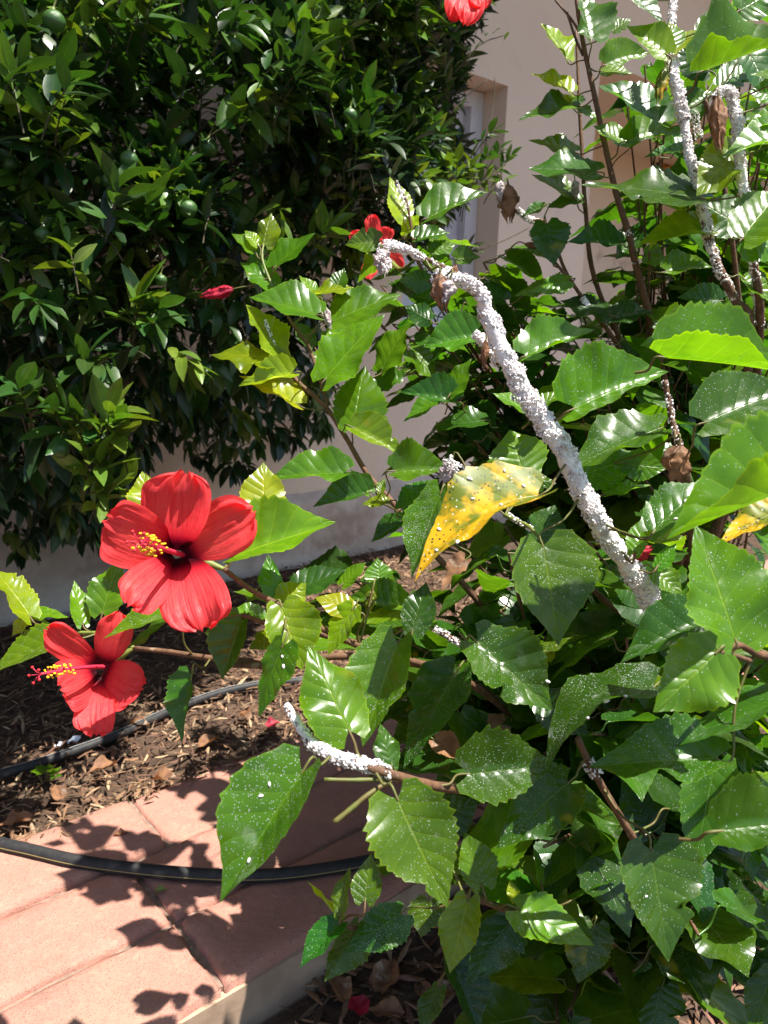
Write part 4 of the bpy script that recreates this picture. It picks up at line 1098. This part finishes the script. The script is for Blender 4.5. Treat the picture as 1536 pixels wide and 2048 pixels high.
# closed and withered flowers, dry leaves
def crumple(sh, bx, by, tx, ty, w, dep, mat, seed, name='dead_leaf', amp=.22, dd=0.0, label=None, parent=None):
    r = np.random.default_rng(seed); B = P(bx, by, dep); T = P(tx, ty, dep + dd); A = T - B; L = np.linalg.norm(A); Lp = math.hypot(tx - bx, ty - by)
    lw = rt * (ty - by) / Lp + up * (tx - bx) / Lp; nu, nv = 24, 9
    U, Vv = np.meshgrid(np.linspace(0, 1, nu + 1), np.linspace(-1, 1, 2 * nv + 1), indexing='ij')
    ww = w * dep / F; hw = np.sin(np.pi * np.clip(U, .03, .93) ** .8) ** .7
    th = Vv * (2.3 + .4 * np.sin(U * 5 + seed)); hw = hw * (.55 + .5 * np.abs(np.sin(3.2 * th + seed + .8 * U)))
    p = U[..., None] * A + lw * (np.sin(th) * hw * ww)[..., None] - fwd * ((np.cos(th) - .3) * hw * ww * .8)[..., None]
    k = r.uniform(18, 34, 6); ph = r.uniform(0, 6.28, 6)
    nz = np.sin(Vv * 7 + U * 3 + ph[0]) * .6 + np.sin(Vv * 15 - U * 6 + ph[1]) * .45 + np.sin(U * 13 + Vv * 6 + ph[2]) * .4
    fld = r.normal(0, 1, U.shape); fld = (fld + np.roll(fld, 1, 0) + np.roll(fld, 1, 1)) / 2
    nz = nz * 1.6 + fld * .45
    p = p + (lw * .5 - fwd * .8) * (nz * amp * ww * hw)[..., None] + nrm(A) * ((np.sin(Vv * 8 + ph[3]) * .12 + np.sin(Vv * 19 + ph[4]) * .07) * L * U ** 2)[..., None]
    c = 2 * nv + 1; idx = np.arange((nu + 1) * c).reshape(nu + 1, c)
    Fc = np.stack([idx[:-1, :-1], idx[:-1, 1:], idx[1:, 1:], idx[1:, :-1]], -1).reshape(-1, 4)
    V = p.reshape(-1, 3)
    pv, pf, pu = petiole_data(B, A, sh); pf = np.array(pf) + len(V)
    o = link(name, mesh(name, np.vstack([V, pv]), np.vstack([Fc, pf]), [mat, M['petiole']], mi=np.r_[np.zeros(len(Fc), int), np.ones(len(pf), int)]), sh, B)
    if label: o['label'] = label
    return o
crumple(near, 762, 498, 768, 548, 18, .69, M['grey'], 1, 'withered_flower', label='grey withered flower hanging from the crusted twig tip')
crumple(near, 880, 548, 888, 618, 20, .69, M['brown'], 2, label='curled brown dry leaf'); crumple(near, 900, 560, 890, 600, 16, .685, M['grey'], 3); crumple(near, 905, 552, 912, 530, 8, .70, M['brown'], 4)
crumple(near, 972, 680, 968, 735, 8, .74, M['brown'], 5)
crumple(rear, 1015, 370, 1018, 440, 20, 1.22, M['brown'], 6, label='shrivelled orange brown leaf'); crumple(rear, 1000, 362, 1003, 405, 13, 1.22, M['grey'], 7)
crumple(rear, 1436, 192, 1440, 294, 16, .96, M['brown'], 8, label='hanging brown dry leaf on the white crusted stem')
crumple(rear, 1050, 488, 1085, 495, 7, 1.17, M['brown'], 9); crumple(near, 1358, 892, 1352, 965, 27, .80, M['brown'], 10, label='reddish brown dry leaf hanging from a stem')
crumple(near, 1268, 1115, 1302, 1096, 15, .74, M['magenta'], 11, 'wilted_flower', label='closed magenta flower bud')
crumple(near, 466, 578, 404, 592, 13, 1.14, M['magenta'], 12, 'wilted_flower', label='closed red flower hanging in front of the citrus leaves')
crumple(rear, 1330, 135, 1316, 205, 12, 1.01, M['yellow'], 13); crumple(rear, 1150, 360, 1152, 398, 8, 1.2, M['grey'], 14)
crumple(near, 905, 925, 885, 965, 18, .86, M['grey'], 15, 'withered_flower'); crumple(near, 745, 1180, 735, 1225, 12, .80, M['yellow'], 16)
crumple(near, 645, 610, 660, 655, 10, 1.12, M['grey'], 17, 'withered_flower')
for q in ((905, 1640, 850, 1700, 34, 20, .98), (870, 1480, 930, 1520, 28, 20, .92), (930, 1120, 880, 1180, 22, 16, 1.0), (1010, 1440, 960, 1500, 26, 20, .95)):
    hero(near, *q, t='M', speck=0, mat=M['brown'], wave=.09, cup=.3, name='dead_leaf')
crust(near, [P(752, 505, .68), P(765, 520, .68), P(775, 540, .68)], .004, .005, .5, size=(.0008, .0019), seed=41)
crust(near, [P(895, 915, .85), P(905, 930, .85), P(920, 938, .85)], .006, .006, .6, size=(.0008, .0019), seed=42)

# ------------------------------------------------------------------ citrus tree
POLY = np.array([(-260, -160), (1000, -160), (985, -20), (965, 60), (935, 130), (915, 220), (935, 300), (920, 400), (860, 480), (740, 520), (690, 640), (660, 800), (650, 880), (560, 900), (500, 950), (420, 960), (370, 930), (330, 1000), (330, 1075), (250, 1085), (130, 1090), (60, 1110), (-60, 1120), (-260, 1120)], float)
def inpoly(x, y):
    c = False; n = len(POLY); j = n - 1
    for i in range(n):
        xi, yi = POLY[i]; xj, yj = POLY[j]
        if (yi > y) != (yj > y) and x < (xj - xi) * (y - yi) / (yj - yi) + xi: c = not c
        j = i
    return c
def edge_dist(x, y):
    a = POLY; b = np.roll(POLY, -1, 0); p = np.array([x, y]); ab = b - a
    t = np.clip(((p - a) * ab).sum(1) / (ab ** 2).sum(1), 0, 1)
    return np.linalg.norm(p - (a + ab * t[:, None]), axis=1).min()
def on_wall_offset(px, py, o):
    d = fwd + rt * ((px - 768) / F) - up * ((py - 1024) / F); k = (TWL - o - CAM @ MV) / (d @ MV); return CAM + d * k
CT = ST(0.05, TW - .52, ZG)
citrus = root('citrus_tree', CT)
tag(citrus, 'dense dark green citrus tree with small unripe fruits growing against the house wall', 'tree')
rc = np.random.default_rng(77)
def lance(A, S, Nn, w, droop, fold, r, nu=5):
    u = np.linspace(0, 1, nu + 1); L = np.linalg.norm(A)
    hw = np.sin(np.pi * u ** .85) ** .85 * w + .0006; c = u[:, None] * A - Nn * (droop * L * u ** 2)[:, None] + S * (r.normal(0, .03) * L * np.sin(u * 3.14))[:, None]
    Vl = c - S * hw[:, None] + Nn * (fold * hw)[:, None]; Vr = c + S * hw[:, None] + Nn * (fold * hw)[:, None]
    V = np.stack([Vl, c, Vr], 1).reshape(-1, 3); idx = np.arange(len(V)).reshape(-1, 3)
    Fc = np.vstack([np.stack([idx[:-1, 0], idx[:-1, 1], idx[1:, 1], idx[1:, 0]], -1), np.stack([idx[:-1, 1], idx[:-1, 2], idx[1:, 2], idx[1:, 1]], -1)])
    UV = np.stack([np.repeat(u, 3), np.tile([0, .5, 1], nu + 1)], -1)
    return V, Fc, UV
CL = []            # leaves: base, V, F, UV, colour, score
TW_V, TW_F, TWO = [], [], 0
def shoot(p, dirv, n, size, col, r, droop=(.05, .3), twig=.05, spreadz=0.0):
    global TWO
    dirv = nrm(dirv); q = p - dirv * twig - np.array([0, 0, .01])
    tv, tf, _ = tube_data(smooth_path([q - dirv * .025 + np.array([0, 0, -.02]), q, p], 3), np.linspace(.0017, .0010, 7), 5, cap=False)
    TW_V.append(tv); TW_F.append(np.array(tf) + TWO); TWO += len(tv)
    a = nrm(np.cross(dirv, [.2, .3, 1])); b = np.cross(dirv, a)
    for i in range(n):
        f = i / max(1, n - 1); th = i * 2.4 + r.uniform(-.4, .4); o = a * math.cos(th) + b * math.sin(th)
        B = p - dirv * twig * 1.3 * (1 - f)
        ax = nrm(dirv * (.35 + .8 * f) + o * (1.0 - .35 * f) + np.array([0, 0, spreadz]) + r.normal(0, .15, 3)); L = size * r.uniform(.65, 1.12)
        S = nrm(np.cross(ax, [0, 0, 1.0]) + r.normal(0, .35, 3)); S = nrm(S - ax * (S @ ax)); Nn = np.cross(S, ax)
        if Nn[2] < 0: Nn = -Nn
        V, Fc, UV = lance(ax * L, S, Nn, L * r.uniform(.15, .215), r.uniform(*droop), r.uniform(.15, .55), r)
        c = np.array(col) * r.normal(1, .16); c[0] *= r.uniform(.8, 1.3)
        x, y, z = proj(B + ax * L * .5)
        vis = (-20 < x < 1556) and (-20 < y < 2060)
        CL.append((B, V, Fc, UV, np.clip(c, .004, .4), z if vis else 99))
DARK = (0.015, 0.043, 0.012); MIDG = (0.032, 0.085, 0.014); LIT_YOUNG = (0.090, 0.165, 0.018)  # last green: new growth with sunlight put into its colour
OUT = -MV
cnt = 0
while cnt < 2100:
    x, y = (rc.uniform(-260, 1000), rc.uniform(-160, 1120)) if cnt < 1550 else (rc.uniform(540, 990), rc.uniform(-120, 520))
    if not inpoly(x, y): continue
    ed = edge_dist(x, y) if x > -100 and y > -60 else 200
    om = (1.22 + .16 * math.sin(x * .012 + 1) * math.sin(y * .015) + .10 * math.sin(x * .03 + y * .02)) * (0.40 + .60 * min(1, ed / 150))
    if y > 800: om *= .85
    q = rc.random() ** 1.15; o = om * (1 - .85 * q)
    p = on_wall_offset(x, y, max(.12, o))
    hang = np.clip((y - 350) / 500, -.3, 1)
    if ed < 70 and y > 450: hang = 1.1
    dv = OUT * rc.uniform(.2, .9) + np.array([rc.normal(0, .5), rc.normal(0, .3), rc.uniform(-.2, .8) - hang * 1.1])
    lit_young = (q < .3) and rc.random() < .17
    shoot(p, dv, int(rc.integers(7, 11)), rc.uniform(.056, .090), LIT_YOUNG if lit_young else (MIDG if rc.random() < .4 else DARK), rc, droop=(.05, .35), spreadz=-.45 * max(0, hang))
    cnt += 1
# shoots standing out of the crown, sunlit look put into brighter greens
for (x, y, d, dx, dz, c) in [(350, 340, 1.50, .5, .7, MIDG), (335, 290, 1.50, .3, 1, MIDG), (290, 370, 1.48, -.2, .8, LIT_YOUNG), (390, 430, 1.50, .4, .5, MIDG), (250, 350, 1.51, -.5, .6, MIDG), (300, 440, 1.48, .1, .4, MIDG), (640, 170, 1.83, .7, .1, LIT_YOUNG), (560, 120, 1.83, .2, .2, LIT_YOUNG), (600, 60, 1.83, .4, .4, LIT_YOUNG),
                             (285, 605, 1.43, .2, .6, LIT_YOUNG), (310, 625, 1.43, .6, .1, MIDG), (170, 560, 1.43, -.1, .4, MIDG), (45, 110, 1.48, -.1, .9, LIT_YOUNG), (60, 250, 1.43, .2, .5, MIDG), (190, 900, 1.33, .1, .5, LIT_YOUNG), (215, 850, 1.33, .3, .7, LIT_YOUNG), (240, 800, 1.33, .4, .8, LIT_YOUNG), (120, 830, 1.30, -.2, .5, MIDG), (215, 980, 1.38, .2, .3, LIT_YOUNG),
                             (150, 700, 1.38, .1, .3, MIDG), (40, 780, 1.30, .0, .5, MIDG), (470, 450, 1.63, .3, .6, MIDG), (430, 120, 1.68, .1, .5, MIDG), (250, 110, 1.58, .2, .3, MIDG), (660, 450, 1.73, .5, .6, LIT_YOUNG), (960, 330, 2.20, .5, .7, LIT_YOUNG), (985, 280, 2.25, .6, .6, MIDG), (940, 370, 2.20, .2, .5, LIT_YOUNG), (1010, 310, 2.30, .5, .5, MIDG), (920, 320, 2.15, .1, .6, LIT_YOUNG), (990, 350, 2.25, .4, .2, LIT_YOUNG),
                             (955, 500, 2.40, .5, .3, MIDG), (500, 330, 1.68, .3, .4, MIDG), (80, 450, 1.38, .3, .5, MIDG), (380, 560, 1.53, .4, .4, MIDG), (90, 640, 1.38, .0, .5, MIDG)]:
    for k in range(2):
        j = rc.normal(0, 14, 2); shoot(P(x + j[0], y + j[1], d + rc.normal(0, .02)), np.array([dx + rc.normal(0, .2), -.5, dz]), 8, .078 if x < 900 else .05, c, rc, droop=(.0, .22))
# split: the 300 nearest in view as leaves of their own, the rest as one mass
order = sorted(range(len(CL)), key=lambda i: CL[i][5]); single = set(order[:290])
VV, FF, UU, CC, off = [], [], [], [], 0
for i, (B, V, Fc, UV, c, sc_) in enumerate(CL):
    if i in single:
        o = link('leaf', mesh('leaf', V, Fc, M['citrus1'], uv=UV), citrus, B); o.color = (*c, 1)
    else:
        VV.append(V + B - CT); FF.append(Fc + off); UU.append(UV); CC.append(np.tile(c, (len(V), 1))); off += len(V)
link('foliage', mesh('foliage', np.vstack(VV), np.vstack(FF), M['citrus'], uv=np.vstack(UU), col=np.vstack(CC)), citrus, CT)['kind'] = 'stuff'
link('twigs', mesh('twigs', np.vstack(TW_V) - CT, np.vstack(TW_F), M['cbark']), citrus, CT)['kind'] = 'stuff'
tube('trunk', smooth_path([CT - np.array([0, 0, .05]), CT + np.array([.01, .02, .25]), CT + np.array([-.03, .0, .55])], 6), np.linspace(.055, .042, 13), M['cbark'], citrus, k=12, jitter=.06)
tp = CT + np.array([-.03, 0, .52])
for (x, y, o) in [(440, 230, .6), (150, 150, .6), (620, 420, .5), (300, 600, .6), (-100, 300, .6), (760, 150, .4), (200, 800, .55), (500, 700, .45), (850, 300, .35), (60, 500, .7), (560, 60, .5)]:
    e = on_wall_offset(x, y, o); tube('branch', smooth_path([tp, tp * .55 + e * .45 + np.array([0, 0, .08]), e], 6), np.linspace(.022, .005, 13), M['cbark'], citrus, k=8, jitter=.05)
# slender bare twigs at the side of the crown
for pts in ([(905, 150, 2.1), (960, 90, 2.1), (1010, 70, 2.12)], [(900, 230, 2.1), (935, 190, 2.1), (975, 160, 2.1)], [(930, 420, 2.2), (960, 330, 2.25), (985, 220, 2.3), (990, 150, 2.3)], [(960, 500, 2.3), (1010, 480, 2.35), (1060, 455, 2.4)]):
    w = [P(*q) for q in pts]; tube('branch', smooth_path(w, 5), .0016, M['cbark'], citrus, k=5)
    for q in smooth_path(w, 3)[1:]:
        shoot(np.array(q), np.array([rc.normal(0, .5), -.3, -.6]), 1, .035, MIDG, rc, twig=.012)
extra = CL[len(order):]
for (B, V, Fc, UV, c, sc_) in extra[:8]:
    o = link('leaf', mesh('leaf', V, Fc, M['citrus1'], uv=UV), citrus, B); o.color = (*c, 1)
CLP = [(*proj(q[0] + q[1][9])[:2], 0, 0, 0, q[5]) for q in CL if q[5] < 90]
import bmesh
bm = bmesh.new(); bmesh.ops.create_uvsphere(bm, u_segments=20, v_segments=14, radius=1.0)
for v in bm.verts:
    v.co.z *= .93; k = 1 + .012 * math.sin(v.co.x * 9) * math.sin(v.co.y * 8 + v.co.z * 7); v.co *= k
fme = bpy.data.meshes.new('fruit'); bm.to_mesh(fme); bm.free(); fme.materials.append(M['fruit']); fme.polygons.foreach_set('use_smooth', np.ones(len(fme.polygons), bool))
sme = bpy.data.meshes.new('stalk'); tv, tf, _ = tube_data(np.array([[0, 0, .0], [.05, .02, .25], [.2, .1, .7], [.5, .2, 1.3]]), [.24, .10, .08, .07], 6); sme.from_pydata(tv.tolist(), [], tf); sme.materials.append(M['greenstem'])
for (x, y, r, d) in [(178, 62, 20, 1.49), (258, 319, 18, 1.43), (418, 296, 19, 1.49), (376, 418, 19, 1.43), (564, 240, 14, 1.72), (650, 340, 13, 1.77), (108, 42, 22, 1.53), (214, 362, 13, 1.43), (85, 470, 16, 1.47), (322, 560, 12, 1.47), (120, 900, 18, 1.33), (470, 90, 14, 1.72), (20, 330, 16, 1.47), (700, 230, 14, 1.82)]:
    zs_ = [q[5] for q in CLP if (q[0] - x) ** 2 + (q[1] - y) ** 2 < 26 ** 2]; d = (min(zs_) + .012) if zs_ else d
    p = P(x, y, d); o = link('fruit', fme, citrus, p); o.scale = [r * d / F] * 3
    s_ = link('stalk', sme, o, p + np.array([0, 0, r * d / F * .9])); s_.location = (0, 0, .9)

# ------------------------------------------------------------------ small things on the ground
def ground_leaf(px, py, z, L, rotz, label, group=None, mat='brown', name='fallen_leaf', cat='leaf', w=.33):
    p = G(px, py, z); r = np.random.default_rng(int(px * 7 + py))
    ax = np.array([math.cos(rotz), math.sin(rotz), .08]); sd = np.array([-math.sin(rotz), math.cos(rotz), .35])
    V, Fc, UV, _ = blade(ax * L, sd * L * w, np.array([math.sin(rotz), -math.cos(rotz), .30]) * L * w, int(px), nu=16, nv=4, droop=-.05, cup=.3, wave=.09, tooth=.06, vein=.02)
    V[:, 2] -= V[:, 2].min() - .002
    o = link(name, mesh(name, V, Fc, M[mat], uv=UV), None, p); tag(o, label, cat, group)
for i, (x, y) in enumerate([(760, 1985), (840, 1975), (690, 2000), (960, 2030), (1090, 1990), (1220, 2030), (800, 2035), (1440, 2010), (1000, 1985), (880, 1995)]):
    ground_leaf(x, y, ZF + .012, rng.uniform(.035, .07), rng.uniform(0, 6.3), 'curled brown dead leaf lying on the litter under the hibiscus', 'dead leaves under the hibiscus')
for i, (x, y) in enumerate([(225, 1530), (310, 1560), (120, 1600), (430, 1480), (260, 1450), (60, 1640), (480, 1430)]):
    ground_leaf(x, y, ZG + .012, rng.uniform(.04, .065), rng.uniform(0, 6.3), 'curled tan dead leaf lying on the bark mulch beside the paving', 'dead leaves on the mulch')
ground_leaf(535, 1455, ZG + .012, .035, .6, 'shrivelled fallen red petal on the mulch at the paving edge', mat='magenta', name='fallen_petal', cat='petal', w=.5)
ground_leaf(725, 2030, ZF + .015, .035, 2.2, 'shrivelled fallen pink petal on the litter under the shrub', mat='magenta', name='fallen_petal', cat='petal', w=.5)
ground_leaf(230, 1672, .002, .03, .2, 'tiny dry yellow leaf lying on the pink paving', mat='brown', w=.2)
ground_leaf(312, 1785, .002, .022, .1, 'tiny fresh green leaf lying on the paving beside the hose', mat='greenstem', w=.35)
def scrap(px, py, w, h, rz, label):
    p = G(px, py, ZG + .022); c, s_ = math.cos(rz), math.sin(rz); n = 5; V = []
    for top in (0, .0012):
        for i in range(n):
            for j in range(n):
                x, y = (i / (n - 1) - .5) * w, (j / (n - 1) - .5) * h
                V.append((c * x - s_ * y, s_ * x + c * y, .004 * math.sin(i * 1.7 + j) + .010 * (i / n) + top))
    Fc = []
    for k in (0, 1):
        for i in range(n - 1):
            for j in range(n - 1):
                q = k * n * n + i * n + j; Fc.append((q, q + 1, q + n + 1, q + n))
    tag(link('paper_scrap', mesh('paper_scrap', V, Fc, M['paper'], smooth=False), None, p), label, 'paper')
scrap(148, 1482, .030, .018, .5, 'larger torn white paper scrap on the mulch by the striped hose')
scrap(118, 1492, .018, .012, .2, 'smaller torn white paper scrap on the mulch by the striped hose')
wp = G(95, 1565, ZG); weed = root('weed', wp); tag(weed, 'small green weed sprouting from the mulch below the hose', 'plant')
for k in range(7):
    th = k * .9; o = np.array([math.cos(th), math.sin(th), 0]); B = wp + o * .008 + np.array([0, 0, .012 + .004 * k]); ax = nrm(o + np.array([0, 0, .4])); sd = nrm(np.cross(ax, [0, 0, 1]))
    leaf_obj(weed, B, ax * .028, sd * .010, -sd * .010, tone('M'), 0, None, True, wp + np.array([0, 0, .004]), nu=12, nv=2, teeth=5)
